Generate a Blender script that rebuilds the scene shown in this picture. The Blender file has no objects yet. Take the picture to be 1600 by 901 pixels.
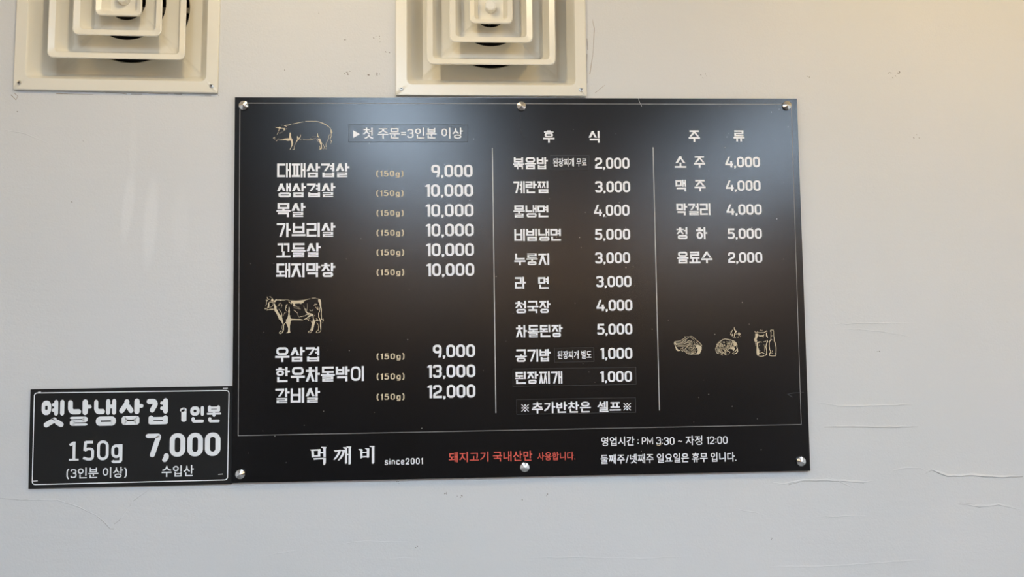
import bpy, bmesh, math, random
from mathutils import Vector, Matrix

random.seed(7)
S = bpy.context.scene
COL = S.collection
R = math.radians

# ------------------------------------------------------------------ camera
ZB = 1.75                       # height of the menu board's centre above the floor
F_PX = 1400.0                   # focal length in pixels of the 1600x901 frame
CAM = Vector((-0.1276, -1.8729, ZB - 0.1392))
PITCH, YAW, ROLL = 0.0698, -0.0552, 0.0133
CROT = Matrix.Rotation(YAW, 3, 'Z') @ Matrix.Rotation(PITCH, 3, 'X') @ Matrix.Rotation(ROLL, 3, 'Y')
cam_d = bpy.data.cameras.new('camera')
cam_d.sensor_fit = 'HORIZONTAL'; cam_d.sensor_width = 36.0
cam_d.lens = F_PX / 1600.0 * 36.0
cam_d.clip_start = 0.05
cam = bpy.data.objects.new('camera', cam_d); COL.objects.link(cam)
cam.matrix_world = Matrix.Translation(CAM) @ (CROT @ Matrix.Rotation(R(90), 3, 'X')).to_4x4()
S.camera = cam

# ------------------------------------------------------------------ world, exposure
W = bpy.data.worlds.new('world'); S.world = W; W.use_nodes = True
W.node_tree.nodes['Background'].inputs[0].default_value = (0.75, 0.85, 1.0, 1)
W.node_tree.nodes['Background'].inputs[1].default_value = 0.02
S.view_settings.view_transform = 'Standard'; S.view_settings.look = 'None'
S.view_settings.exposure = 0.0; S.view_settings.gamma = 1.0
S.view_settings.use_curve_mapping = False

COOL = (0.765, 0.97, 1.20)       # linear ceiling lamps
WARM = (1.0, 0.70, 0.27)        # small downlights close to the wall
TUBE_STRENGTH = 33.0
SPOT_WATT = 14.0
CEIL = 2.78
WY = 0.009                      # wall surface; the board's front face lies at y = 0
TUBES = [(-0.46, -2.45), (-0.28, -3.95), (1.60, -2.85), (1.56, -4.35)]
NEUTRAL = (1.0, 0.81, 0.51)
SPOTS = [(-0.45, -0.68, NEUTRAL, 0.8), (1.0, -0.85, WARM, 1.1), (2.2, -0.85, WARM, 0.85), (-1.9, -0.85, WARM, 0.5)]  # the last one is unseen, added to warm the upper left wall
ADDED_PENDANTS = [(-0.8, -5.5), (0.3, -5.5), (1.3, -5.5), (2.3, -5.5)]   # unseen warm globes, added for a brown band reflected in the board
ADDED_PENDANT_STRENGTH = 30.0

def U(px, py, y=0.0):
    """a pixel of the photograph -> the point (x, z) of the plane at depth y that it shows"""
    d = CROT @ Vector(((px - 800.0) / F_PX, 1.0, (450.5 - py) / F_PX))
    t = (y - CAM.y) / d.y
    p = CAM + d * t
    return p.x, p.z

# ------------------------------------------------------------------ materials
def nodes_of(name):
    m = bpy.data.materials.new(name); m.use_nodes = True
    nt = m.node_tree; b = nt.nodes['Principled BSDF']
    return m, nt, b

def mat(name, col, rough=0.5, metal=0.0, spec=0.5, var=0.06, scale=30.0, bump=0.0, bscale=200.0, bdist=0.001):
    m, nt, b = nodes_of(name)
    tc = nt.nodes.new('ShaderNodeTexCoord')
    n = nt.nodes.new('ShaderNodeTexNoise'); n.inputs['Scale'].default_value = scale; n.inputs['Detail'].default_value = 4
    nt.links.new(tc.outputs['Object'], n.inputs['Vector'])
    r = nt.nodes.new('ShaderNodeMapRange')
    r.inputs['From Min'].default_value = 0.3; r.inputs['From Max'].default_value = 0.7
    r.inputs['To Min'].default_value = 1 - var; r.inputs['To Max'].default_value = 1 + var
    nt.links.new(n.outputs['Fac'], r.inputs['Value'])
    mx = nt.nodes.new('ShaderNodeMix'); mx.data_type = 'RGBA'; mx.blend_type = 'MULTIPLY'
    mx.inputs['Factor'].default_value = 1.0
    mx.inputs['A'].default_value = (*col, 1)
    nt.links.new(r.outputs['Result'], mx.inputs['B'])
    nt.links.new(mx.outputs['Result'], b.inputs['Base Color'])
    b.inputs['Roughness'].default_value = rough
    b.inputs['Metallic'].default_value = metal
    b.inputs['Specular IOR Level'].default_value = spec
    if bump:
        bn = nt.nodes.new('ShaderNodeTexNoise'); bn.inputs['Scale'].default_value = bscale; bn.inputs['Detail'].default_value = 3
        nt.links.new(tc.outputs['Object'], bn.inputs['Vector'])
        bp = nt.nodes.new('ShaderNodeBump'); bp.inputs['Strength'].default_value = bump; bp.inputs['Distance'].default_value = bdist
        nt.links.new(bn.outputs['Fac'], bp.inputs['Height'])
        nt.links.new(bp.outputs['Normal'], b.inputs['Normal'])
    return m

def wall_material():
    m, nt, b = nodes_of('painted_plaster')
    L = nt.links.new
    tc = nt.nodes.new('ShaderNodeTexCoord')
    n1 = nt.nodes.new('ShaderNodeTexNoise'); n1.inputs['Scale'].default_value = 2.3; n1.inputs['Detail'].default_value = 5
    L(tc.outputs['Object'], n1.inputs['Vector'])
    cr = nt.nodes.new('ShaderNodeValToRGB')
    cr.color_ramp.elements[0].position = 0.35; cr.color_ramp.elements[0].color = (0.67, 0.675, 0.675, 1)
    cr.color_ramp.elements[1].position = 0.7; cr.color_ramp.elements[1].color = (0.70, 0.698, 0.698, 1)
    L(n1.outputs['Fac'], cr.inputs['Fac'])
    last = cr.outputs['Color']
    for (px, py), rx, rz, tilt in (((200, 322), .014, .085, .10), ((235, 348), .017, .11, .06), ((282, 350), .022, .09, .0), ((208, 230), .010, .07, .0)):   # old drips wiped down the paint, their gloss put in as paler colour
        cx, cz = U(px, py, WY)
        mp_ = nt.nodes.new('ShaderNodeMapping'); mp_.vector_type = 'TEXTURE'
        mp_.inputs['Location'].default_value = (cx, WY, cz); mp_.inputs['Rotation'].default_value = (0, tilt, 0); mp_.inputs['Scale'].default_value = (rx, .05, rz)
        gr = nt.nodes.new('ShaderNodeTexGradient'); gr.gradient_type = 'SPHERICAL'
        L(tc.outputs['Object'], mp_.inputs['Vector']); L(mp_.outputs['Vector'], gr.inputs['Vector'])
        rr = nt.nodes.new('ShaderNodeMapRange'); rr.inputs['From Max'].default_value = 0.45; rr.inputs['To Max'].default_value = 0.5 if rx < .02 and rz > .08 else 0.18
        L(gr.outputs['Fac'], rr.inputs['Value'])
        mx = nt.nodes.new('ShaderNodeMix'); mx.data_type = 'RGBA'; mx.inputs['B'].default_value = (.78, .78, .78, 1)
        L(rr.outputs['Result'], mx.inputs['Factor']); L(last, mx.inputs['A']); last = mx.outputs['Result']
    L(last, b.inputs['Base Color'])
    b.inputs['Roughness'].default_value = 0.6; b.inputs['Specular IOR Level'].default_value = 0.3
    # roller texture, broad trowel waves, horizontal trowel strokes
    n2 = nt.nodes.new('ShaderNodeTexNoise'); n2.inputs['Scale'].default_value = 260; n2.inputs['Detail'].default_value = 3
    L(tc.outputs['Object'], n2.inputs['Vector'])
    n3 = nt.nodes.new('ShaderNodeTexNoise'); n3.inputs['Scale'].default_value = 7; n3.inputs['Detail'].default_value = 3
    mp = nt.nodes.new('ShaderNodeMapping'); mp.inputs['Scale'].default_value = (0.45, 1, 2.2)
    L(tc.outputs['Object'], mp.inputs['Vector']); L(mp.outputs['Vector'], n3.inputs['Vector'])
    b1 = nt.nodes.new('ShaderNodeBump'); b1.inputs['Strength'].default_value = 0.3; b1.inputs['Distance'].default_value = 0.0012
    b2 = nt.nodes.new('ShaderNodeBump'); b2.inputs['Strength'].default_value = 0.08; b2.inputs['Distance'].default_value = 0.02
    L(n2.outputs['Fac'], b1.inputs['Height']); L(n3.outputs['Fac'], b2.inputs['Height'])
    L(b2.outputs['Normal'], b1.inputs['Normal']); L(b1.outputs['Normal'], b.inputs['Normal'])
    return m

def board_material(name, base, rough, speck):
    m, nt, b = nodes_of(name)
    L = nt.links.new
    tc = nt.nodes.new('ShaderNodeTexCoord')
    n1 = nt.nodes.new('ShaderNodeTexNoise'); n1.inputs['Scale'].default_value = 900; n1.inputs['Detail'].default_value = 2
    L(tc.outputs['Object'], n1.inputs['Vector'])
    bp = nt.nodes.new('ShaderNodeBump'); bp.inputs['Strength'].default_value = 0.16; bp.inputs['Distance'].default_value = 0.0006
    L(n1.outputs['Fac'], bp.inputs['Height']); L(bp.outputs['Normal'], b.inputs['Normal'])
    # faint smears of dust and wiping in the film
    n2 = nt.nodes.new('ShaderNodeTexNoise'); n2.inputs['Scale'].default_value = 5; n2.inputs['Detail'].default_value = 8
    L(tc.outputs['Object'], n2.inputs['Vector'])
    mr = nt.nodes.new('ShaderNodeMapRange'); mr.inputs['From Min'].default_value = 0.3; mr.inputs['From Max'].default_value = 0.75
    mr.inputs['To Min'].default_value = 0.85; mr.inputs['To Max'].default_value = 1.2
    L(n2.outputs['Fac'], mr.inputs['Value'])
    mx = nt.nodes.new('ShaderNodeMix'); mx.data_type = 'RGBA'; mx.blend_type = 'MULTIPLY'; mx.inputs['Factor'].default_value = 1
    mx.inputs['A'].default_value = (*base, 1); L(mr.outputs['Result'], mx.inputs['B'])
    L(mx.outputs['Result'], b.inputs['Base Color'])
    b.inputs['Roughness'].default_value = rough
    b.inputs['Specular IOR Level'].default_value = 0.5 if speck else 0.22
    return m

def metal_material():
    m, nt, b = nodes_of('turned_steel')
    b.inputs['Base Color'].default_value = (0.88, 0.87, 0.85, 1)
    b.inputs['Metallic'].default_value = 1; b.inputs['Roughness'].default_value = 0.24
    b.inputs['Anisotropic'].default_value = 0.8
    tg = nt.nodes.new('ShaderNodeTangent'); tg.direction_type = 'RADIAL'; tg.axis = 'Y'
    nt.links.new(tg.outputs['Tangent'], b.inputs['Tangent'])
    tc = nt.nodes.new('ShaderNodeTexCoord')
    n = nt.nodes.new('ShaderNodeTexNoise'); n.inputs['Scale'].default_value = 900
    nt.links.new(tc.outputs['Object'], n.inputs['Vector'])
    r = nt.nodes.new('ShaderNodeMapRange'); r.inputs['To Min'].default_value = 0.07; r.inputs['To Max'].default_value = 0.15
    nt.links.new(n.outputs['Fac'], r.inputs['Value']); nt.links.new(r.outputs['Result'], b.inputs['Roughness'])
    return m

def emit_material(name, col, strength):
    m, nt, b = nodes_of(name)
    b.inputs['Base Color'].default_value = (0.8, 0.8, 0.8, 1)
    b.inputs['Emission Color'].default_value = (*col, 1)
    b.inputs['Emission Strength'].default_value = strength
    return m

M = {
    'wall': wall_material(),
    'board': board_material('black_satin_board', (0.0036, 0.0040, 0.0052), 0.215, True),
    'sign': board_material('black_matte_print', (0.013, 0.013, 0.0133), 0.5, False),
    'sticker': board_material('black_vinyl_sticker', (0.0036, 0.0040, 0.0052), 0.235, True),
    'edge': mat('dark_board_edge', (0.02, 0.02, 0.02), 0.6),
    'white': mat('white_vinyl', (0.90, 0.90, 0.93), 0.42, var=0.03),
    'signwhite': mat('white_print', (0.86, 0.88, 0.90), 0.5, var=0.03),
    'line': mat('grey_print_line', (0.30, 0.29, 0.28), 0.45, var=0.25, scale=9),
    'whiteline': mat('white_print_line', (0.62, 0.61, 0.60), 0.45, var=0.3, scale=9),
    'cutedge': mat('sticker_cut_edge', (0.045, 0.045, 0.045), 0.5, var=0.5, scale=14),
    'tan': mat('tan_print', (0.66, 0.55, 0.37), 0.45, var=0.05),
    'tanfaint': mat('faint_tan_print', (0.22, 0.19, 0.15), 0.45, var=0.2),
    'red': mat('red_print', (0.70, 0.105, 0.072), 0.42, var=0.05),
    'plastic': mat('cream_plastic', (0.81, 0.77, 0.665), 0.28, var=0.02, scale=6, bump=0.08, bscale=40, bdist=0.002),
    'knob': mat('pale_plastic_knob', (0.86, 0.84, 0.78), 0.25, var=0.02),
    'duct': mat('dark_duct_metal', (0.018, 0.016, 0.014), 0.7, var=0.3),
    'rod': mat('grey_metal_rod', (0.45, 0.43, 0.40), 0.35, 1.0),
    'screw': mat('zinc_screw', (0.62, 0.61, 0.58), 0.3, 1.0),
    'slot': mat('dark_screw_slot', (0.02, 0.02, 0.02), 0.7),
    'metal': metal_material(),
    'dirt': mat('brown_grime', (0.33, 0.27, 0.21), 0.8, var=0.4, scale=120),
    'crack': mat('crack_dirt', (0.36, 0.34, 0.32), 0.9, var=0.2, scale=60),
    'chip': mat('dark_chip', (0.12, 0.09, 0.065), 0.9, var=0.3, scale=200),
    'dust': mat('pale_dust', (0.42, 0.41, 0.38), 0.8, var=0.3),
    'hair': mat('dark_hair', (0.012, 0.010, 0.009), 0.5),
    'ceiling': mat('white_ceiling_paint', (0.62, 0.58, 0.52), 0.8),
    'wood': mat('brown_wood_wall', (0.10, 0.085, 0.07), 0.6, var=0.2, scale=6),
    'floor': mat('dark_floor_tile', (0.13, 0.125, 0.12), 0.5, var=0.1),
    'housing': mat('white_lamp_housing', (0.8, 0.8, 0.8), 0.4),
    'tube': emit_material('cool_lamp_diffuser', COOL, TUBE_STRENGTH),
    'globe': emit_material('added_globe_glow', (1.0, 0.58, 0.24), ADDED_PENDANT_STRENGTH),
    'bulb': emit_material('warm_lamp_disc', WARM, 4.0),
}
M['ridge'] = M['wall']

# ------------------------------------------------------------------ object helpers
def put(name, verts, faces, material, parent=None, smooth=None):
    me = bpy.data.meshes.new(name)
    me.from_pydata([tuple(v) for v in verts], [], faces)
    me.validate(); me.update()
    for m_ in (material if isinstance(material, (list, tuple)) else [material]):
        me.materials.append(m_)
    if smooth is not None:
        for p in me.polygons: p.use_smooth = True
        me.set_sharp_from_angle(angle=R(smooth))
    o = bpy.data.objects.new(name, me); COL.objects.link(o)
    if parent: o.parent = parent
    return o

def empty(name, loc=(0, 0, 0), rot_y=0.0):
    o = bpy.data.objects.new(name, None); COL.objects.link(o)
    o.location = loc; o.rotation_euler = (0, rot_y, 0); o.empty_display_size = 0.05
    return o

def tag(o, label=None, category=None, group=None, kind=None):
    if label: o['label'] = label
    if category: o['category'] = category
    if group: o['group'] = group
    if kind: o['kind'] = kind
    return o

def box_geo(x0, x1, y0, y1, z0, z1, V=None, Fc=None):
    V = [] if V is None else V; Fc = [] if Fc is None else Fc
    n = len(V)
    V += [(x0, y0, z0), (x1, y0, z0), (x1, y1, z0), (x0, y1, z0), (x0, y0, z1), (x1, y0, z1), (x1, y1, z1), (x0, y1, z1)]
    Fc += [tuple(n + i for i in f) for f in ((0, 3, 2, 1), (4, 5, 6, 7), (0, 1, 5, 4), (1, 2, 6, 5), (2, 3, 7, 6), (3, 0, 4, 7))]
    return V, Fc

def box(name, x0, x1, y0, y1, z0, z1, material, parent=None, bevel=0.0):
    o = put(name, *box_geo(x0, x1, y0, y1, z0, z1), material, parent)
    if bevel:
        bm = bmesh.new(); bm.from_mesh(o.data)
        bmesh.ops.bevel(bm, geom=bm.edges[:], offset=bevel, segments=2, affect='EDGES', profile=0.5)
        bm.to_mesh(o.data); bm.free()
    return o

def lathe(name, prof, material, parent=None, n=48, loc=(0, 0, 0), smooth=30, cap0=False, cap1=False):
    """profile of (radius, y) turned about the y axis"""
    V, Fc = [], []
    for r_, y_ in prof:
        for i in range(n):
            a = 2 * math.pi * i / n
            V.append((r_ * math.cos(a), y_, r_ * math.sin(a)))
    for k in range(len(prof) - 1):
        for i in range(n):
            j = (i + 1) % n
            Fc.append((k * n + i, (k + 1) * n + i, (k + 1) * n + j, k * n + j))
    if cap0: Fc.append(tuple(range(n)))
    if cap1: Fc.append(tuple(reversed(range((len(prof) - 1) * n, len(prof) * n))))
    o = put(name, V, Fc, material, parent, smooth)
    o.location = loc
    return o

# ------------------------------------------------------------------ flat print: strokes and fills in a plane
def arc_corner(p0, p1, p2, r, n=6):
    a = Vector(p0) - Vector(p1); b = Vector(p2) - Vector(p1)
    la, lb = a.length, b.length
    if la < 1e-9 or lb < 1e-9: return [p1]
    a /= la; b /= lb
    cosang = max(-1, min(1, a.dot(b))); ang = math.acos(cosang)
    if ang > math.pi - 0.02: return [p1]
    t = min(r / math.tan(ang / 2), la * 0.499, lb * 0.499)
    rr = t * math.tan(ang / 2)
    bis = (a + b).normalized()
    c = Vector(p1) + bis * (rr / math.sin(ang / 2))
    s = Vector(p1) + a * t - c; e = Vector(p1) + b * t - c
    a0 = math.atan2(s.y, s.x); a1 = math.atan2(e.y, e.x)
    d = (a1 - a0 + math.pi) % (2 * math.pi) - math.pi
    return [(c.x + rr * math.cos(a0 + d * i / n), c.y + rr * math.sin(a0 + d * i / n)) for i in range(n + 1)]

def rounded(pts, r, closed=False, n=6):
    out = []
    m = len(pts)
    for i in range(m):
        if not closed and i in (0, m - 1): out.append(pts[i]); continue
        out += arc_corner(pts[i - 1], pts[i], pts[(i + 1) % m], r, n)
    return out

def stroke(pts, widths, closed=False, wx=1.0, wy=1.0, caps=False):
    """polyline -> (verts2d, faces); widths is one number or one per point; wx, wy stretch the pen"""
    P = [Vector((p[0] / wx, p[1] / wy)) for p in pts]
    n = len(P)
    Wd = widths if isinstance(widths, (list, tuple)) else [widths] * n
    V, Fc = [], []
    for i in range(n):
        if closed: a, b = P[i] - P[i - 1], P[(i + 1) % n] - P[i]
        else:
            a = P[i] - P[i - 1] if i > 0 else P[1] - P[0]
            b = P[i + 1] - P[i] if i < n - 1 else P[-1] - P[-2]
        if a.length < 1e-9: a = b
        if b.length < 1e-9: b = a
        a = a.normalized(); b = b.normalized()
        na, nb = Vector((-a.y, a.x)), Vector((-b.y, b.x))
        m_ = na + nb
        if m_.length < 1e-6: m_ = na
        m_.normalize()
        k = 1.0 / max(0.45, m_.dot(na))
        h = Wd[i] / 2 * k
        V.append(((P[i].x + m_.x * h) * wx, (P[i].y + m_.y * h) * wy))
        V.append(((P[i].x - m_.x * h) * wx, (P[i].y - m_.y * h) * wy))
    for i in range(n if closed else n - 1):
        j = (i + 1) % n
        Fc.append((2 * i, 2 * i + 1, 2 * j + 1, 2 * j))
    if caps and not closed:
        for q, o_, i in ((P[0], P[1], 0), (P[-1], P[-2], n - 1)):
            b0 = len(V); d = q - o_; a0 = math.atan2(d.y, d.x) - math.pi / 2
            for s in range(9):
                a = a0 + math.pi * s / 8
                V.append(((q.x + Wd[i] / 2 * math.cos(a)) * wx, (q.y + Wd[i] / 2 * math.sin(a)) * wy))
            Fc.append(tuple(range(b0, b0 + 9)))
    return V, Fc

LAYER = 0.000012
def merge(parts):
    """join pieces; each lies a hair above the one before it, like paint over paint"""
    V, Fc, top = [], [], 0.0
    for v, f in parts:
        n = len(V)
        V += [(p[0], p[1], top + (p[2] if len(p) > 2 else 0.0)) for p in v]
        top = max([top] + [p[2] for p in V[n:]]) + LAYER
        Fc += [tuple(n + i for i in q) for q in f]
    return V, Fc
def h3(p): return p[2] if len(p) > 2 else 0.0

def bounds(V):
    xs = [v[0] for v in V]; ys = [v[1] for v in V]
    return min(xs), max(xs), min(ys), max(ys)

def face_front(V3, Fc):
    """turn every face towards the viewer's side (-y)"""
    out = []
    for f in Fc:
        a = 0.0
        for i in range(len(f)):
            p, q = V3[f[i]], V3[f[(i + 1) % len(f)]]
            a += p[0] * q[2] - q[0] * p[2]
        out.append(f if a > 0 else tuple(reversed(f)))
    return out

# ------------------------------------------------------------------ a heavy square Korean letter built from strokes
INI = 'ㄱㄲㄴㄷㄸㄹㅁㅂㅃㅅㅆㅇㅈㅉㅊㅋㅌㅍㅎ'
VOW = 'ㅏㅐㅑㅒㅓㅔㅕㅖㅗㅘㅙㅚㅛㅜㅝㅞㅟㅠㅡㅢㅣ'
FIN = ['', 'ㄱ', 'ㄲ', 'ㄳ', 'ㄴ', 'ㄵ', 'ㄶ', 'ㄷ', 'ㄹ', 'ㄺ', 'ㄻ', 'ㄼ', 'ㄽ', 'ㄾ', 'ㄿ', 'ㅀ', 'ㅁ', 'ㅂ', 'ㅄ', 'ㅅ', 'ㅆ', 'ㅇ', 'ㅈ', 'ㅊ', 'ㅋ', 'ㅌ', 'ㅍ', 'ㅎ']
BARS = {'ㄱ': 1.6, 'ㄴ': 1.6, 'ㄷ': 2, 'ㄹ': 3, 'ㅁ': 2, 'ㅂ': 2.2, 'ㅅ': 1.5, 'ㅇ': 2, 'ㅈ': 2.2, 'ㅊ': 3, 'ㅋ': 2, 'ㅌ': 3, 'ㅍ': 2.2, 'ㅎ': 3.6}
DOUBLE = {'ㄲ': 'ㄱ', 'ㄸ': 'ㄷ', 'ㅃ': 'ㅂ', 'ㅆ': 'ㅅ', 'ㅉ': 'ㅈ'}

class Pen:
    def __init__(self, W_=0.16, H_=0.145, rnd=False):
        self.W, self.H, self.rnd = W_, H_, rnd
        self.parts = []
    def line(self, pts, wx, wy, closed=False, r=None):
        if self.rnd and r is None and len(pts) > 2: r = min(wx, wy) * 0.75
        if self.rnd and not closed:                     # round ends: pull the ends in by half a pen
            pts = list(pts)
            for a, b in ((0, 1), (-1, -2)):
                d = Vector((pts[a][0] - pts[b][0], pts[a][1] - pts[b][1])); l = d.length
                k = (abs(d.x) / l * wx + abs(d.y) / l * wy) / 2
                if l > k: pts[a] = (pts[a][0] - d.x / l * k, pts[a][1] - d.y / l * k)
        if r: pts = rounded(pts, r, closed)
        self.parts.append(stroke(pts, 1.0, closed, wx, wy, caps=self.rnd))
    def poly(self, pts): self.parts.append((list(pts), [tuple(range(len(pts)))]))
    def hbar(self, x0, x1, yc, w): self.line([(x0, yc), (x1, yc)], w, w)
    def vbar(self, xc, y0, y1, w): self.line([(xc, y0), (xc, y1)], w, w)

    def jamo(self, c, x0, y0, x1, y1, slant=False):
        if c in DOUBLE:
            m = (x0 + x1) / 2; g = 0.02
            k = Pen(self.W * 0.74, self.H, self.rnd)
            k.jamo(DOUBLE[c], x0, y0, m - g, y1, slant); k.jamo(DOUBLE[c], m + g, y0, x1, y1, slant)
            self.parts += k.parts; return
        bw, bh = x1 - x0, y1 - y0
        nb = BARS[c]
        wy = min(self.H, bh / (nb + (nb - 1) * (0.42 if self.rnd else 0.62)))
        wx = min(self.W, bw * (0.37 if self.rnd else 0.31))
        X0, X1, Y0, Y1 = x0 + wx / 2, x1 - wx / 2, y0 + wy / 2, y1 - wy / 2
        xm, ym = (x0 + x1) / 2, (y0 + y1) / 2
        if c == 'ㄱ':
            if slant:
                xb = x0 + bw * 0.30
                if self.rnd: self.line([(x0, Y1), (X1, Y1), (xb, y0)], wx, wy)
                else:
                    self.poly([(x0, y1), (x0, y1 - wy), (x1 - wx, y1 - wy), (xb, y0), (xb + wx, y0), (x1, y1 - wy), (x1, y1)])
            else: self.line([(x0, Y1), (X1, Y1), (X1, y0)], wx, wy)
        elif c == 'ㄴ': self.line([(X0, y1), (X0, Y0), (x1, Y0)], wx, wy)
        elif c == 'ㄷ': self.line([(x1, Y1), (X0, Y1), (X0, Y0), (x1, Y0)], wx, wy)
        elif c == 'ㄹ': self.line([(x0, Y1), (X1, Y1), (X1, ym), (X0, ym), (X0, Y0), (x1, Y0)], wx, wy, r=None if not self.rnd else wy * 0.4)
        elif c == 'ㅁ': self.line([(X0, Y0), (X1, Y0), (X1, Y1), (X0, Y1)], wx, wy, True, r=wy * 0.3 if self.rnd else None)
        elif c == 'ㅂ':
            self.vbar(X0, y0, y1, wx); self.vbar(X1, y0, y1, wx)
            self.line([(x0, Y0), (x1, Y0)], wx, wy); self.line([(x0, Y0 + bh * 0.46), (x1, Y0 + bh * 0.46)], wx, wy * 0.95)
        elif c == 'ㅅ':
            if self.rnd:
                self.line([(xm + wx * 0.1, y1), (xm + wx * 0.1, y1 - bh * 0.3), (x0, y0)], wx, wy, r=wy * .5); self.line([(xm + wx * .1, y1 - bh * 0.35), (x1, y0)], wx, wy)
            else:
                q = wx * 1.15
                self.poly([(xm - q * 0.45, y1), (xm + q * 0.6, y1), (xm + q * 0.6, y1 - bh * 0.16), (x0 + q, y0), (x0 - q * 0.05, y0)])
                self.poly([(xm - q * 0.1, y1 - bh * 0.30), (xm + q * 0.55, y1 - bh * 0.18), (x1 + q * 0.05, y0), (x1 - q, y0)])
        elif c == 'ㅇ':
            self.line([(X0, Y0), (X1, Y0), (X1, Y1), (X0, Y1)], wx, wy, True, r=min(X1 - X0, Y1 - Y0) * 0.42)
        elif c in 'ㅈㅊ':
            if c == 'ㅊ':
                s = bh * 0.17
                self.line([(xm - bw * 0.17, y1 - s / 2), (xm + bw * 0.17, y1 - s / 2)], s, s); y1 -= s * 1.06; bh = y1 - y0
            wy = min(self.H, bh * 0.26)
            self.line([(x0, y1 - wy / 2), (x1, y1 - wy / 2)], wx, wy)
            q = wx * 1.12; t = y1 - wy * (0.6)
            if self.rnd:
                self.line([(xm, t), (x0, y0)], wx, wy); self.line([(xm, t - bh * .12), (x1, y0)], wx, wy)
            else:
                self.poly([(xm - q * 0.30, t), (xm + q * 0.72, t), (xm + q * .62, t - bh * .13), (x0 + q * 0.95, y0), (x0 - q * 0.05, y0)])
                self.poly([(xm - q * 0.1, t - bh * 0.22), (xm + q * 0.55, t - bh * 0.08), (x1 + q * 0.05, y0), (x1 - q * 0.95, y0)])
        elif c == 'ㅋ': self.line([(x0, Y1), (X1, Y1), (X1, y0)], wx, wy); self.line([(x0, ym), (X1, ym)], wx, wy)
        elif c == 'ㅌ': self.line([(x1, Y1), (X0, Y1), (X0, Y0), (x1, Y0)], wx, wy); self.line([(X0, ym), (x1, ym)], wx, wy)
        elif c == 'ㅍ':
            self.line([(x0, Y1), (x1, Y1)], wx, wy); self.line([(x0, Y0), (x1, Y0)], wx, wy)
            wv = min(wx, bw * 0.24)
            self.vbar(x0 + bw * 0.31, y0 + wy * .5, y1 - wy * .5, wv); self.vbar(x1 - bw * 0.31, y0 + wy * .5, y1 - wy * .5, wv)
        elif c == 'ㅎ':
            s = bh * 0.15
            self.line([(xm - bw * 0.2, y1 - s / 2), (xm + bw * 0.2, y1 - s / 2)], s, s)
            w2 = bh * 0.17
            self.line([(x0, y1 - s * 1.05 - w2 / 2), (x1, y1 - s * 1.05 - w2 / 2)], wx, w2)
            yt = y1 - s * 1.05 - w2 - bh * 0.05
            w3 = min(wy, (yt - y0) / 2.7); xi = bw * 0.06
            self.line([(X0 + xi, y0 + w3 / 2), (X1 - xi, y0 + w3 / 2), (X1 - xi, yt - w3 / 2), (X0 + xi, yt - w3 / 2)], wx, w3, True, r=min(bw, yt - y0) * 0.3)

    def syllable(self, ch):
        k = ord(ch) - 0xAC00
        i, v, f = INI[k // 588], VOW[(k % 588) // 28], FIN[k % 28]
        Wd, Hd = self.W, self.H
        y0 = 0.405 if f else 0.0
        def stems(v, y0):
            """upright vowel: draws it, returns the left edge it leaves to the initial and its right edge"""
            yc = y0 + (1 - y0) * 0.52; dy = (1 - y0) * 0.17; tk = min(Hd * 0.95, (1 - y0) * 0.24); ws = Wd * 0.82
            ticks2 = [yc + dy, yc - dy] if v in 'ㅑㅕㅖㅒ' else [yc]
            if v in 'ㅏㅑ':
                xr = 0.84; self.vbar(xr - Wd / 2, y0, 1, Wd)
                for t in ticks2: self.line([(xr - Wd / 2, t), (1.0, t)], tk, tk)
                return xr - Wd, xr
            if v in 'ㅓㅕ':
                xr = 0.96; self.vbar(xr - Wd / 2, y0, 1, Wd)
                for t in ticks2: self.line([(xr - Wd - 0.13, t), (xr - Wd / 2, t)], tk, tk * .9)
                return xr - Wd - 0.10, xr
            if v == 'ㅣ':
                xr = 0.95; self.vbar(xr - Wd / 2, y0, 1, Wd); return xr - Wd - 0.02, xr
            xr = 1.0; self.vbar(xr - ws / 2, y0, 1, ws)
            xl = xr - ws - 0.085; self.vbar(xl - ws / 2, y0, 1, ws)
            if v == 'ㅐ': self.line([(xl - ws / 2, yc), (xr - ws / 2, yc)], tk, tk); return xl - ws, xr
            for t in ticks2: self.line([(xl - ws - 0.10, t), (xl - ws / 2, t)], tk, tk * .9)
            return xl - ws - 0.07, xr
        xr = 0.9
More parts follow.
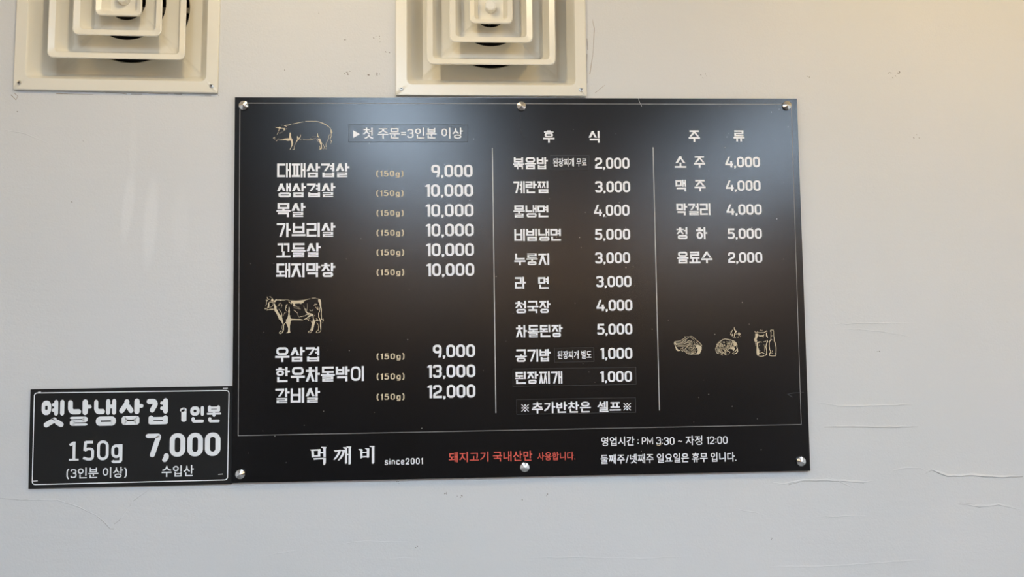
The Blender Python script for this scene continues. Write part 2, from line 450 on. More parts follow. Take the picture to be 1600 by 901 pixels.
        if v in 'ㅏㅐㅑㅒㅓㅔㅕㅖㅣ':
            xe, xr = stems(v, y0)
            g = 0.055
            self.jamo(i, 0.0, y0 + (0.03 if f else 0.02), xe - g, 0.98, slant=(i in 'ㄱㄲㅋ' and not (f and v in 'ㅣ')))
            fx0, fx1 = 0.09, xr
        elif v in 'ㅗㅛㅜㅠㅡ':
            fx0, fx1 = 0.1, 0.9
            hb = Hd if not f else min(Hd, 0.115)
            xs = [0.5] if v in 'ㅗㅜ' else ([0.32, 0.68] if v in 'ㅛㅠ' else [])
            if not f:
                if v in 'ㅗㅛ':
                    self.hbar(0, 1, hb / 2, hb); top = 0.40
                    for x in xs: self.vbar(x, hb * .5, top + .04, Wd)
                elif v in 'ㅜㅠ':
                    b0 = 0.27; self.hbar(0, 1, b0 + hb / 2, hb); top = b0 + hb + 0.05
                    for x in xs: self.vbar(x, 0, b0 + hb * .5, Wd)
                else: self.hbar(0, 1, 0.06 + hb / 2, hb); top = 0.06 + hb + 0.07
            else:
                if v in 'ㅗㅛ':
                    b0 = 0.375; self.hbar(0, 1, b0 + hb / 2, hb); top = b0 + hb + 0.075
                    for x in xs: self.vbar(x, b0 + hb * .5, top + .03, Wd)
                elif v in 'ㅜㅠ':
                    b0 = 0.46; self.hbar(0, 1, b0 + hb / 2, hb); top = b0 + hb + 0.045
                    for x in xs: self.vbar(x, 0.335, b0 + hb * .5, Wd)
                else: b0 = 0.40; self.hbar(0, 1, b0 + hb / 2, hb); top = b0 + hb + 0.05
            self.jamo(i, 0.08, top, 0.92, 1.0)
        else:
            lower, right = {'ㅘ': ('ㅗ', 'ㅏ'), 'ㅙ': ('ㅗ', 'ㅐ'), 'ㅚ': ('ㅗ', 'ㅣ'), 'ㅝ': ('ㅜ', 'ㅓ'), 'ㅞ': ('ㅜ', 'ㅔ'), 'ㅟ': ('ㅜ', 'ㅣ'), 'ㅢ': ('ㅡ', 'ㅣ')}[v]
            xe, xr = stems(right, y0)
            fx0, fx1 = 0.07, xr
            hb = Hd if not f else min(Hd, 0.11)
            b0 = y0 + (0.05 if not f else 0.0)
            xe -= 0.03
            self.hbar(0, xe, b0 + hb / 2, hb)
            top = b0 + hb + (0.13 if not f else 0.06)
            self.vbar(xe / 2, b0 + hb * .5, top + .03, Wd * 0.9)
            self.jamo(i, 0.03, top, xe - 0.03, 0.98)
        if f:
            self.jamo(f, fx0, 0.0, fx1, (0.345 if v not in 'ㅜㅠ' else 0.315))

    def digit(self, c):
        """a figure of height 1; returns its width"""
        wx, wy = self.W * 1.22, self.H * 1.2
        w = 0.70
        X0, X1, Y0, Y1 = wx / 2, w - wx / 2, wy / 2, 1 - wy / 2
        r = 0.22
        L = lambda pts, closed=False, rr=r: self.parts.append(stroke(rounded(pts, rr, closed, 8), 1.0, closed, wx, wy, caps=self.rnd))
        if c == '0': L([(X0, Y0), (X1, Y0), (X1, Y1), (X0, Y1)], True)
        elif c == '1':
            w = 0.36
            if self.rnd: L([(wx * .5, 0.80), (w - wx / 2, Y1), (w - wx / 2, Y0)], rr=0.02)
            else: self.poly([(0.0, 0.80), (0.0, 0.88), (w - wx, 1), (w, 1), (w, 0), (w - wx, 0), (w - wx, 0.80)])
        elif c == '2': L([(X0, 0.68), (X0, Y1), (X1, Y1), (X1, 0.56), (X0, 0.30), (X0, Y0)], rr=0.17); self.line([(0, Y0), (w, Y0)], wx, wy)
        elif c == '3':
            L([(X0, 0.76), (X0, Y1), (X1, Y1), (X1, 0.53), (w * 0.38, 0.53)], rr=0.16)
            L([(w * 0.38, 0.53), (X1, 0.53), (X1, Y0), (X0, Y0), (X0, 0.24)], rr=0.18)
        elif c == '4':
            w = 0.78
            self.poly([(0.30, 1), (0.30 + wx, 1), (wx * 1.05, 0.33), (0, 0.33)])
            self.poly([(0, 0.35), (w, 0.35), (w, 0.19), (0, 0.19)])
            self.poly([(w - wx - 0.09, 0.58), (w - 0.09, 0.58), (w - 0.09, 0), (w - wx - 0.09, 0)])
        elif c == '5':
            self.poly([(wx * .3, 1), (w * .96, 1), (w * .96, 1 - wy), (wx * .3, 1 - wy)])
            self.poly([(wx * .3, 1), (wx * 1.25, 1), (wx * 1.12, 0.48), (0.02, 0.46)])
            L([(wx * .6, 0.50), (wx, 0.58), (X1, 0.58), (X1, Y0), (X0, Y0), (X0, 0.22)], rr=0.2)
        elif c == '7':
            if self.rnd: L([(wx / 2, Y1), (X1, Y1), (X1 * .52, Y0)], rr=.04)
            else: self.line([(0, Y1), (X1, Y1), (w * .42, 0)], wx, wy)
        elif c == '9':
            L([(X0, 0.42), (X1, 0.42), (X1, Y1), (X0, Y1)], True, 0.2)
            self.poly([(w - wx, 0.7), (w, 0.7), (w - .01, 0.3), (w - wx * .45, 0.0), (w - wx * 1.5, 0.0), (w - wx, 0.3)])
        elif c == ',':
            w = 0.2
            if self.rnd: L([(w * .7, 0.06), (w * .7, -.02), (w * .35, -.12)], rr=.05)
            else: self.poly([(0.0, 0.15), (w, 0.15), (w, 0.0), (w * .55, -0.10), (0.0, -0.10), (w * .2, 0.0), (0, 0.0)])
        return w

def heavy_text(s, pen_w=0.16, pen_h=0.145, rnd=False, gap=0.075, aspect=1.0):
    """a line of heavy lettering -> flat geometry; syllables are 1 high, figures 1 high"""
    x, parts = 0.0, []
    for ch in s:
        if ch == ' ': x += 0.62; continue
        p = Pen(pen_w, pen_h, rnd)
        if '가' <= ch <= '힣': p.syllable(ch); w = 1.0; g = gap
        else: w = p.digit(ch); g = 0.085
        for V, Fc in p.parts: parts.append(([(x + a[0] * aspect, a[1]) for a in V], Fc))
        x += w * aspect + g
    return merge(parts)

def latin(c, w):
    """plain sans-serif signs drawn with a pen of breadth w; capital height 1"""
    D = {
        'P': [([(0, 0), (0, 1), (.5, 1), (.5, .45), (0, .45)], .0), ], 'M': [([(0, 0), (0, 1), (.36, .22), (.72, 1), (.72, 0)], 0)],
        's': [([(.40, .54), (.40, .70), (.0, .70), (.0, .38), (.40, .34), (.40, .0), (-.02, .0), (-.02, .16)], .13)], 'i': [([(0, 0), (0, .74)], 0), ([(0, .9), (0, 1.04)], 0)],
        'n': [([(0, 0), (0, .74)], 0), ([(0, .45), (0, .70), (.42, .70), (.42, 0)], .18)], 'c': [([(.42, .52), (.42, .70), (0, .70), (0, 0), (.42, 0), (.42, .18)], .2)],
        'e': [([(0, .36), (.44, .36), (.44, .70), (0, .70), (0, 0), (.42, 0), (.42, .14)], .19)], 'g': [([(0, .0), (.44, .0), (.44, .68), (0, .68)], .2, 1), ([(.44, .74), (.44, -.26), (.02, -.26), (.02, -.16)], .16)],
        '(': [([(.18, 1.12), (0, .85), (0, .08), (.18, -.2)], .5)], ')': [([(0, 1.12), (.18, .85), (.18, .08), (0, -.2)], .5)],
        '0': [([(0, 0), (.50, 0), (.50, 1), (0, 1)], .25, 1)], '1': [([(0, .80), (.20, .96), (.20, -w / 2)], 0)],
        '2': [([(0, .72), (0, 1), (.50, 1), (.50, .56), (0, .06)], .22), ([(-w / 2, 0), (.54, 0)], 0)],
        '3': [([(0, .78), (0, 1), (.5, 1), (.5, .54), (.2, .54)], .2), ([(.2, .54), (.52, .54), (.52, 0), (0, 0), (-.02, .22)], .22)],
        '5': [([(.48, 1), (.06, 1), (.02, .52)], 0), ([(.02, .52), (.2, .62), (.5, .6), (.5, 0), (0, 0), (-.02, .18)], .22)],
        ':': [([(0, .12), (0, .12 + w * 1.1)], 0), ([(0, .62), (0, .62 + w * 1.1)], 0)], '.': [([(0, -w / 2), (0, w * .6)], 0)], '~': [([(0, .40), (.14, .56), (.36, .34), (.50, .50)], .1)],
        '=': [([(0, .36), (.52, .36)], 0), ([(0, .62), (.52, .62)], 0)], '/': [([(0, -.08), (.34, 1.08)], 0)],
    }[c]
    parts = []
    for d in D:
        closed = len(d) > 2
        pts = rounded(d[0], d[1], closed, 8) if d[1] else d[0]
        if c == 'P': pts = rounded(d[0], .0, False)[:2] + rounded(d[0][1:], .22, False, 8)
        parts.append(stroke(pts, 1.0, closed, w, w))
    return merge(parts)

GLYPH = {}
def glyph(ch):
    """outline of one character in Blender's own typeface"""
    if ch not in GLYPH:
        c = bpy.data.curves.new('lettering', 'FONT'); c.body = ch; c.resolution_u = 3
        o = bpy.data.objects.new('lettering', c)
        me = o.to_mesh()
        GLYPH[ch] = ([(v.co.x, v.co.y) for v in me.vertices], [tuple(p.vertices) for p in me.polygons])
        o.to_mesh_clear(); bpy.data.objects.remove(o); bpy.data.curves.remove(c)
    return GLYPH[ch]

def font_text(s, bold=0.0):
    """a line of gothic lettering; bolder by overprinting, shifted by a pen's breadth"""
    x, parts = 0.0, []
    pen = .10 + bold * 3.4
    for ch in s:
        if ch == ' ': x += .26; continue
        if '가' <= ch <= '힣':
            V, Fc = glyph(ch); d = bold * 1.15
            sh = ((-1, 0), (1, 0), (0, 1), (0, -1), (.7, .7), (-.7, -.7), (.7, -.7), (-.7, .7), (0, 0)) if bold else ((0, 0),)
            for a, b in sh: parts.append(([(x + p + a * d, q + b * d) for p, q in V], Fc))
            x += .93
        else:
            V, Fc = latin(ch, pen); a, b, c, d = bounds(V)
            k = .76
            parts.append(([(x + .05 + (p[0] - a) * k, p[1] * k * (1 - pen) + pen * k / 2 - .03, h3(p)) for p in V], Fc))
            x += (b - a) * k + (.10 if any('가' <= q <= '힣' for q in s) else .17)
    return merge(parts)

class Sheet:
    """a flat thing on the wall: local frame (u right, v up) with its own tilt; front face at depth y"""
    def __init__(self, root, y):
        self.root, self.y = root, y
        self.inv = root.matrix_basis.inverted()
    def loc(self, px, py):
        x, z = U(px, py, self.y)
        p = self.inv @ Vector((x, self.y, z))
        return p.x, p.z
    def flat(self, name, geo, material, parent=None, lift=0.0003, thick=0.0):
        V, Fc = geo
        yl = self.y - self.root.location.y - lift
        V3 = [(p[0], yl - h3(p), p[1]) for p in V]
        return put(name, V3, face_front(V3, Fc), material, parent or self.root)
    def fit(self, geo, x0, x1, y0, y1, ref=None):
        """scale a line of lettering so that it fills the given box of the photograph; ref: the rows (low, high) of the lettering that mark the box's bottom and top"""
        V, Fc = geo
        a, b, c, d = bounds(V)
        if ref: c, d = ref
        xm, ym = (x0 + x1) / 2, (y0 + y1) / 2
        u0 = self.loc(x0, ym)[0]; u1 = self.loc(x1, ym)[0]
        v1 = self.loc(xm, y0)[1]; v0 = self.loc(xm, y1)[1]
        sx, sy = (u1 - u0) / (b - a), (v1 - v0) / (d - c)
        return [(u0 + (p[0] - a) * sx, v0 + (p[1] - c) * sy, h3(p)) for p in V], Fc
    def strokes(self, items, ox, oy, k, widen=1.0):
        """hand-drawn lines and fills given in a magnified copy of the photograph (k times, from ox, oy)"""
        parts = []
        k1 = self.loc(ox, oy); k2 = self.loc(ox + 100, oy); m_per_px = (k2[0] - k1[0]) / 100
        for it in items:
            pts = [self.loc(ox + p[0] / k, oy + p[1] / k) for p in it[1]]
            if it[0] == 'F': parts.append((pts, [tuple(range(len(pts)))]))
            else:
                w = it[2]
                n = len(pts)
                if isinstance(w, (int, float)): ws = [w / k * m_per_px * widen] * n
                else:
                    ws = []
                    for i in range(n):
                        t = i / max(1, n - 1) * (len(w) - 1); j = min(int(t), len(w) - 2)
                        ws.append((w[j] + (w[j + 1] - w[j]) * (t - j)) / k * m_per_px * widen)
                parts.append(stroke(pts, ws))
        return merge(parts)

# ------------------------------------------------------------------ the setting
def diffuser_place(bl, br):
    (xa, za), (xb, zb) = U(*bl, WY - 0.008), U(*br, WY - 0.008)
    side = math.hypot(xb - xa, zb - za); ang = math.atan2(zb - za, xb - xa)
    up = Vector((-math.sin(ang), math.cos(ang)))
    c = Vector(((xa + xb) / 2, (za + zb) / 2)) + up * side / 2
    return c.x, c.y, side, ang
VENTS = [diffuser_place((19.8, 139.6), (339.6, 145.2)), diffuser_place((618.0, 148.6), (916.9, 150.3))]

XL, XR, YR = -2.7, 3.3, -7.2
def build_wall():
    holes = [(x - 0.192 * s / 0.42, x + 0.192 * s / 0.42, z - 0.192 * s / 0.42, z + 0.192 * s / 0.42) for x, z, s, a in VENTS]
    xs = sorted({XL, XR, *[h[0] for h in holes], *[h[1] for h in holes]})
    zs = sorted({0.0, CEIL, *[h[2] for h in holes], *[h[3] for h in holes]})
    inside = lambda x, z: any(h[0] < x < h[1] and h[2] < z < h[3] for h in holes)
    bm = bmesh.new(); cache = {}
    def vert(x, y, z):
        k = (round(x, 5), round(y, 5), round(z, 5))
        if k not in cache: cache[k] = bm.verts.new((x, y, z))
        return cache[k]
    D = 0.32
    for i in range(len(xs) - 1):
        for j in range(len(zs) - 1):
            x0, x1, z0, z1 = xs[i], xs[i + 1], zs[j], zs[j + 1]
            if inside((x0 + x1) / 2, (z0 + z1) / 2): continue
            bm.faces.new([vert(x0, WY, z0), vert(x1, WY, z0), vert(x1, WY, z1), vert(x0, WY, z1)])
            bm.faces.new([vert(x0, WY + D, z1), vert(x1, WY + D, z1), vert(x1, WY + D, z0), vert(x0, WY + D, z0)])
            for (ax, az, bx, bz, mx, mz) in ((x0, z0, x1, z0, (x0 + x1) / 2, z0 - 1e-3), (x1, z0, x1, z1, x1 + 1e-3, (z0 + z1) / 2),
                                             (x1, z1, x0, z1, (x0 + x1) / 2, z1 + 1e-3), (x0, z1, x0, z0, x0 - 1e-3, (z0 + z1) / 2)):
                if inside(mx, mz) or not (XL < mx < XR and 0 < mz < CEIL):
                    bm.faces.new([vert(ax, WY, az), vert(ax, WY + D, az), vert(bx, WY + D, bz), vert(bx, WY, bz)])
    me = bpy.data.meshes.new('wall_back'); bm.to_mesh(me); bm.free(); me.materials.append(M['wall'])
    o = bpy.data.objects.new('wall_back', me); COL.objects.link(o)
    return tag(o, 'off-white painted plaster wall with hairline cracks', None, None, 'structure')
wall = build_wall()
for nm, args, mt in (('floor', (XL, XR, YR, WY + .32, -0.1, 0), 'floor'), ('ceiling', (XL, XR, YR, WY + .32, CEIL, CEIL + .1), 'ceiling'),
                     ('wall_left', (XL - .1, XL, YR, WY + .32, 0, CEIL), 'wall'), ('wall_right', (XR, XR + .1, YR, WY + .32, 0, CEIL), 'wall'),
                     ('wall_front', (XL, XR, YR - .1, YR, 0, CEIL), 'wood')):
    tag(box(nm, *args, M[mt]), kind='structure')

# lamps of the room, above and behind the camera; pendants and far-left downlight are added
def tube_lamp(x, y, label):
    root = empty('ceiling_lamp', (x, y, CEIL))
    tag(root, label, 'lamp', 'panel lamps in rows on the ceiling')
    box('housing', -0.155, 0.155, -0.62, 0.62, -0.035, 0, M['housing'], root, 0.006)
    box('diffuser', -0.14, 0.14, -0.6, 0.6, -0.055, -0.0352, M['tube'], root)
for (x, y), t in zip(TUBES, ('nearest the menu wall in the row facing the pig drawing', 'farther from the menu wall in the row facing the pig drawing',
                             'nearest the menu wall in the row facing the drinks', 'farther from the menu wall in the row facing the drinks')):
    tube_lamp(x, y, 'white panel lamp ' + t)
def downlight(x, y, colour, share, where):
    root = empty('downlight', (x, y, CEIL))
    tag(root, 'small round downlight ' + where, 'lamp', 'downlights along the menu wall')
    a = lathe('trim', [(0.045, 0.0), (0.062, 0.0), (0.062, 0.03), (0.058, 0.034), (0.045, 0.034)], M['housing'], root, 32)
    a.rotation_euler = (-math.pi / 2, 0, 0)
    b = lathe('lamp_disc', [(0.0001, 0.02), (0.045, 0.02)], M['bulb'], root, 32); b.rotation_euler = (-math.pi / 2, 0, 0)
    l = bpy.data.lights.new('warm_lamp', 'POINT'); l.energy = SPOT_WATT * share; l.color = colour; l.shadow_soft_size = 0.035
    lo = bpy.data.objects.new('warm_lamp', l); COL.objects.link(lo); lo.parent = root; lo.location = (0, 0, -0.05)
for a, t in zip(SPOTS, ('above the gap between the two air diffusers', 'above the right end of the menu board', 'above the bare wall beside the menu board', 'added unseen above the far left end of the wall')):
    downlight(*a, t)
def pendant(x, y, which):  # unseen glowing globe, added to tint the board's reflection brown
    root = empty('added_pendant', (x, y, CEIL))
    tag(root, which + ' of the four unseen warm globes added at the far end for a brown reflection', 'lamp', 'added warm globes in a row')
    for nm, prof, mt in (('cord', [(.004, 0), (.004, .30)], 'slot'), ('globe', [(.02, .29)] + [(.12 * math.sin(a), .41 - .12 * math.cos(a)) for a in [.2 + i * (math.pi - .2) / 14 for i in range(15)]], 'globe')):
        o = lathe(nm, prof, M[mt], root, 24); o.rotation_euler = (-math.pi / 2, 0, 0)
for (x, y), t in zip(ADDED_PENDANTS, ('leftmost', 'second', 'third', 'rightmost')): pendant(x, y, t)

# ------------------------------------------------------------------ air diffusers
ANG = []                                        # angles crowded towards the corners
for q_ in range(4):
    for k_ in range(-15, 17):
        t_ = k_ / 16
        ANG.append(math.pi / 2 * q_ + math.pi / 4 + math.copysign(abs(t_) ** 1.8, t_) * math.pi / 4)
def rsq(h, r):
    """rounded square of half-width h and corner radius r"""
    out = []
    for a in ANG:
        c, s = math.cos(a), math.sin(a)
        t = h / max(abs(c), abs(s))
        if r > 0 and min(abs(c), abs(s)) * t > h - r:
            cx = h - r; bq = (abs(c) + abs(s)) * cx; q = 2 * cx * cx - r * r
            t = bq + math.sqrt(max(0, bq * bq - q))
        out.append((c * t, s * t))
    return out
def circ(r): return [(r * math.cos(a), r * math.sin(a)) for a in ANG]

def loft(name, loops, material, parent, smooth=28, cap_last=False, close=False):
    """loops: (points, depth); depth grows into the wall"""
    n = len(loops[0][0]); V, Fc = [], []
    for pts, d in loops: V += [(x, d, z) for x, z in pts]
    m = len(loops)
    for k in range(m if close else m - 1):
        l = (k + 1) % m
        for i in range(n):
            j = (i + 1) % n
            Fc.append((k * n + i, k * n + j, l * n + j, l * n + i))
    if cap_last: Fc.append(tuple((m - 1) * n + i for i in range(n)))
    return put(name, V, Fc, material, parent, smooth)

def diffuser(place, label, screw_turn):
    cx, cz, side, ang = place
    root = empty('air_diffuser', (cx, WY, cz), -ang)
    tag(root, label, 'air vent', 'square cream air diffusers')
    s = side / 0.42                              # all sizes below are for a 420 mm plate
    H = 0.21 * s
    f = -0.008                                   # front of the flange, in front of the wall
    # flange and sloping pan with its round neck, one moulding
    loft('flange', [(rsq(H, .003 * s), -0.0006), (rsq(H, .003 * s), f + .0015), (rsq(H - .0015, .003 * s), f), (rsq(.186 * s, .012 * s), f),
                    (rsq(.1845 * s, .011 * s), f + .0015), (rsq(.183 * s, .010 * s), f + .005), (rsq(.157 * s, .008 * s), .060 * s),
                    (rsq(.153 * s, .008 * s), .064 * s), (circ(.126 * s), .066 * s), (circ(.123 * s), .070 * s), (circ(.123 * s), .09 * s)],
         M['plastic'], root, 40)
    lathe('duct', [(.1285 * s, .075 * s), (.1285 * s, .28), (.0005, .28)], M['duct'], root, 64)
    def cone(h, depth0, depth1, hb, hole):
        d0, d1 = depth0, depth1
        return loft('cone', [(rsq(h, .013 * s), d0 + .003), (rsq(h, .013 * s), d0 + .0008), (rsq(h - .0015 * s, .012 * s), d0), (rsq(h - .013 * s, .009 * s), d0 + .004 * s),
                             (rsq(hb + .003 * s, .008 * s), d1 - .003 * s), (rsq(hb, .008 * s), d1), (circ(hole), d1 + .002 * s), (circ(hole), d1 + .012 * s),
                             (circ(hole + .003 * s), d1 + .012 * s), (circ(hole + .003 * s), d1 + .005 * s), (rsq(hb, .008 * s), d1 + .004 * s), (rsq(h - .011 * s, .010 * s), d0 + .008 * s)],
                    M['plastic'], root, 40, close=True)
    cone(.1415 * s, f - .004, .040 * s, .110 * s, .082 * s)
    cone(.0915 * s, f - .004, .034 * s, .065 * s, .0405 * s)
    cn = loft('centre_cone', [(rsq(.042 * s, .010 * s), .012 * s), (rsq(.0475 * s, .011 * s), f + .003), (rsq(.0475 * s, .011 * s), f), (rsq(.046 * s, .010 * s), f - .0008), (rsq(.037 * s, .008 * s), f + .004 * s),
                         (rsq(.028 * s, .007 * s), .022 * s), (circ(.020 * s), .024 * s), (circ(.010 * s), .0245 * s), (circ(.0004), .0245 * s)], M['plastic'], root, 40)
    # faceted knob in the middle of the centre cone
    V = []
    kn = []
    for d, r_ in ((.0245, .0125), (.010, .0125), (.006, .0118), (.0045, .0095), (.0055, .0085)):
        kn.append(([(r_ * s * math.cos(2 * math.pi * (i + .5) / 24) * (1.0 + .045 * (i % 3 == 1)), r_ * s * math.sin(2 * math.pi * (i + .5) / 24) * (1.0 + .045 * (i % 3 == 1))) for i in range(24)], d * s))
    loft('knob', kn, M['knob'], root, 35, cap_last=True)
    lathe('rod', [(.0035 * s, .025 * s), (.0035 * s, .2)], M['rod'], root, 12)
    # bar that carries the cones, across the neck
    V, Fc = box_geo(-.126 * s, .126 * s, .078 * s, .082 * s, -.006 * s, .006 * s)
    put('bar', V, Fc, M['rod'], root)
    for i, (sx, sz) in enumerate(((-1, -1), (1, -1), (-1, 1), (1, 1))):
        o = H - .0125 * s
        sc = lathe('screw', [(.0046, f), (.0046, f - .0008), (.0038, f - .0016), (.0001, f - .002)], M['screw'], root, 20, (sx * o, 0, sz * (o - .002)))
        sc.rotation_euler = (0, screw_turn + i * .6, 0)
        V, Fc = box_geo(-.0028, .0028, f - .0022, f - .0014, -.0006, .0006)
        box_geo(-.0006, .0006, f - .00225, f - .0014, -.0028, .0028, V, Fc)
        put('slot', V, Fc, M['slot'], sc)
    return root
diffuser(VENTS[0], 'square cream air diffuser with nested cones above the small black sign', 0.2)
diffuser(VENTS[1], 'square cream air diffuser with nested cones touching the top of the large menu board', 0.75)

# ------------------------------------------------------------------ the menu board
BW, BH = 1.2, 0.7971
board = empty('menu_board', (0, 0, ZB))
tag(board, 'large black landscape menu board with white lettering and six metal caps', 'menu board')
V, Fc = box_geo(-BW / 2, BW / 2, 0.0, 0.005, -BH / 2, BH / 2)
put('panel', V, Fc, M['board'], board)
for sx in (-1, 1):                               # spacers that hold it off the wall
    for sz in (-1, 1):
        lathe('spacer', [(.006, .005), (.006, WY - .0002)], M['metal'], board, 16, (sx * .575, 0, sz * .37))
bs = Sheet(board, 0.0)
bs.inv = Matrix.Translation((0, 0, -ZB))

def line_part(name, pts, wpx, material, closed=False, sheet=bs, parent=None):
    P = [sheet.loc(*p) for p in pts]
    m_ = (sheet.loc(900, 400)[0] - sheet.loc(800, 400)[0]) / 100
    return sheet.flat(name, stroke(P, wpx * m_, closed), material, parent)
line_part('border_line', [(375, 161), (1236.2, 162.8), (1251.8, 662.9), (372.2, 680.2)], 0.85, M['line'], True)
line_part('column_line', [(769.3, 231), (774.8, 645)], 1.15, M['whiteline'])
line_part('column_line', [(1020.3, 230), (1030.3, 641)], 1.15, M['whiteline'])

# metal caps: low turned cones on a short rim
CAPS = [(381, 165.3), (814.7, 166.3), (1229, 165.3), (375.9, 740.4), (819.8, 729.5), (1251, 720.4)]
cap0 = None
for px, py in CAPS:
    u, v = bs.loc(px, py)
    if cap0 is None:
        cap0 = lathe('cap', [(.0098, 0.0), (.0098, -.0036), (.0094, -.0043), (.0001, -.0074)], M['metal'], board, 40, (u, 0, v), 14)
    else:
        c = cap0.copy(); COL.objects.link(c); c.parent = board; c.location = (u, 0, v)

def heavy(name, s, x0, x1, y0, y1, parent=None, lift=.0003, material='white', pw=.16, ph=.145):
    g = heavy_text(s, pw, ph)
    ref = (0.0, 1.0)
    return bs.flat(name, bs.fit(g, x0, x1, y0, y1, ref), M[material], parent, lift)
def gothic(name, s, x0, x1, y0, y1, parent=None, lift=.0003, material='white', bold=.012, sheet=bs):
    return sheet.flat(name, sheet.fit(font_text(s, bold), x0, x1, y0, y1), M[material], parent, lift)

LEFT = [('대패삼겹살', 433, 546, 255, 277), ('생삼겹살', 433, 524, 286, 308), ('목살', 432, 477.3, 317, 339), ('가브리살', 432.5, 524, 348, 370),
        ('꼬들살', 432, 501, 379.7, 402), ('돼지막창', 431.4, 524, 410.7, 433), ('우삼겹', 430, 499, 542, 564.8), ('한우차돌박이', 431, 568.7, 572.5, 596),
        ('갈비살', 430.3, 500, 606, 629)]
for s, *b in LEFT: heavy('item_name', s, *b)
for y0, y1, x0, x1 in ((266, 277.6, 588, 630.4), (296.7, 308.3, 588, 630.4), (327.7, 339, 588.4, 630.6), (358.4, 370, 588.5, 631), (389, 400.6, 588.5, 631.3),
                       (420, 431.6, 588.6, 631.4), (551.2, 563, 588.6, 632), (582.6, 594.6, 588.6, 632), (614.2, 626.2, 588.6, 632)):
    gothic('weight_note', '(150g)', x0, x1, y0, y1, material='tan', bold=.03)
LP = [('9,000', 673.7, 738.5, 257.3, 276.4), ('10,000', 664.5, 739.3, 287.8, 307.0), ('10,000', 665, 739.8, 318.8, 338.2), ('10,000', 665.4, 740.3, 349.5, 368.9),
      ('10,000', 665.8, 740.6, 380, 399.8), ('10,000', 666.3, 741.1, 411.2, 431), ('9,000', 676.3, 742.2, 538, 558), ('13,000', 667.6, 742.7, 569.5, 589.6),
      ('12,000', 667.9, 742.8, 600.9, 621.3)]
for s, *b in LP: heavy('item_price', s, *b)
MID = [('후', 848.7, 866.3, 203.8, 223), ('식', 919.6, 936.7, 204.3, 223)]
for s, *b in MID + [('주', 1076, 1093.5, 203.6, 221.7), ('류', 1146, 1163, 203.6, 221)]: heavy('heading', s, *b)
for s, *b in (('볶음밥', 801.5, 856, 245.8, 264.4), ('계란찜', 802.3, 856.6, 283, 302), ('물냉면', 802.3, 856.6, 320.6, 339.5), ('비빔냉면', 803.6, 876.3, 357.3, 376.3),
              ('누룽지', 803.6, 858, 395.7, 414), ('라', 804.6, 821.7, 432.5, 451), ('면', 841, 857.4, 432.5, 451), ('청국장', 805, 860, 469.7, 489),
              ('차돌된장', 806, 879, 507.3, 526.7), ('공기밥', 805.4, 860.6, 545.3, 564.8),
              ('소', 1054, 1072, 244, 262), ('주', 1084.3, 1101.6, 244, 262), ('맥', 1055.5, 1071.8, 281, 299), ('주', 1085, 1102.4, 281, 299),
              ('막걸리', 1056.8, 1109.7, 317.8, 336.2), ('청', 1057, 1074, 355, 373.4), ('하', 1087.7, 1105, 355, 373.4), ('음료수', 1058, 1113, 392.8, 411.2)):
    heavy('item_name', s, *b)
for s, *b in (('2,000', 929.6, 983.4, 246.3, 263.4), ('3,000', 930, 984.5, 283, 300.4), ('4,000', 928, 983.4, 319.8, 337), ('5,000', 929.6, 984.5, 357.3, 374.4),
              ('3,000', 930, 984.5, 394, 411.2), ('3,000', 931.7, 986.6, 431, 448.2), ('4,000', 932, 988, 468, 485.3), ('5,000', 933, 988, 505.4, 522.4), ('1,000', 938, 988, 543, 560.6),
              ('4,000', 1133, 1187.3, 244.8, 261.3), ('4,000', 1134, 1188.3, 281.7, 298), ('4,000', 1135, 1190, 319, 335.4), ('5,000', 1136.7, 1190.3, 356.6, 372.8),
              ('2,000', 1137.5, 1191, 393.8, 410.4)):
    heavy('item_price', s, *b)

# stickers pasted over the print
def sticker(x0, x1, y0, y1, label):
    a = bs.loc(x0, y1); b = bs.loc(x1, y0)
    V, Fc = box_geo(a[0], b[0], -.0009, -.0001, a[1], b[1])
    o = put('sticker', V, Fc, M['sticker'], board); o['label'] = label
    P = [(a[0], a[1]), (b[0], a[1]), (b[0], b[1]), (a[0], b[1])]
    bs.flat('cut_edge', stroke(P, .0007, True), M['cutedge'], o, .00095)
    return o
SL = .0012
st = sticker(545, 730.6, 195, 221.8, 'black sticker with a white triangle and a note on the first order')
gothic('lettering', '첫 주문=3인분 이상', 567.4, 723.3, 199.6, 217, st, SL, bold=.012)
bs.flat('triangle', ([bs.loc(552, 203.6), bs.loc(562.4, 209.6), bs.loc(552, 215.6)], [(0, 1, 2)]), M['white'], st, SL)
st = sticker(859.8, 920, 242.6, 265.3, 'small black sticker between a dish name and its price')
gothic('lettering', '된장찌개 무료', 864, 916.5, 247, 260.2, st, SL, bold=.016)
st = sticker(866.4, 927.6, 542.8, 565.4, 'small black sticker between the rice and its price')
gothic('lettering', '된장찌개 별도', 871, 924, 547.6, 560.4, st, SL, bold=.016)
st = sticker(801.5, 993.4, 573.4, 603.2, 'long black sticker carrying the last dish and its price')
heavy('lettering', '된장찌개', 805, 878.4, 580, 599.3, st, SL); heavy('lettering', '1,000', 937.5, 987.3, 579.4, 596.4, st, SL)
st = sticker(807.3, 992.8, 620.8, 647, 'black sticker with a note between two reference marks')
gothic('lettering', '추가반찬은', 831, 923, 627.2, 645, st, SL, bold=.021)
gothic('lettering', '셀프', 933, 970, 626.4, 643.2, st, SL, bold=.021)
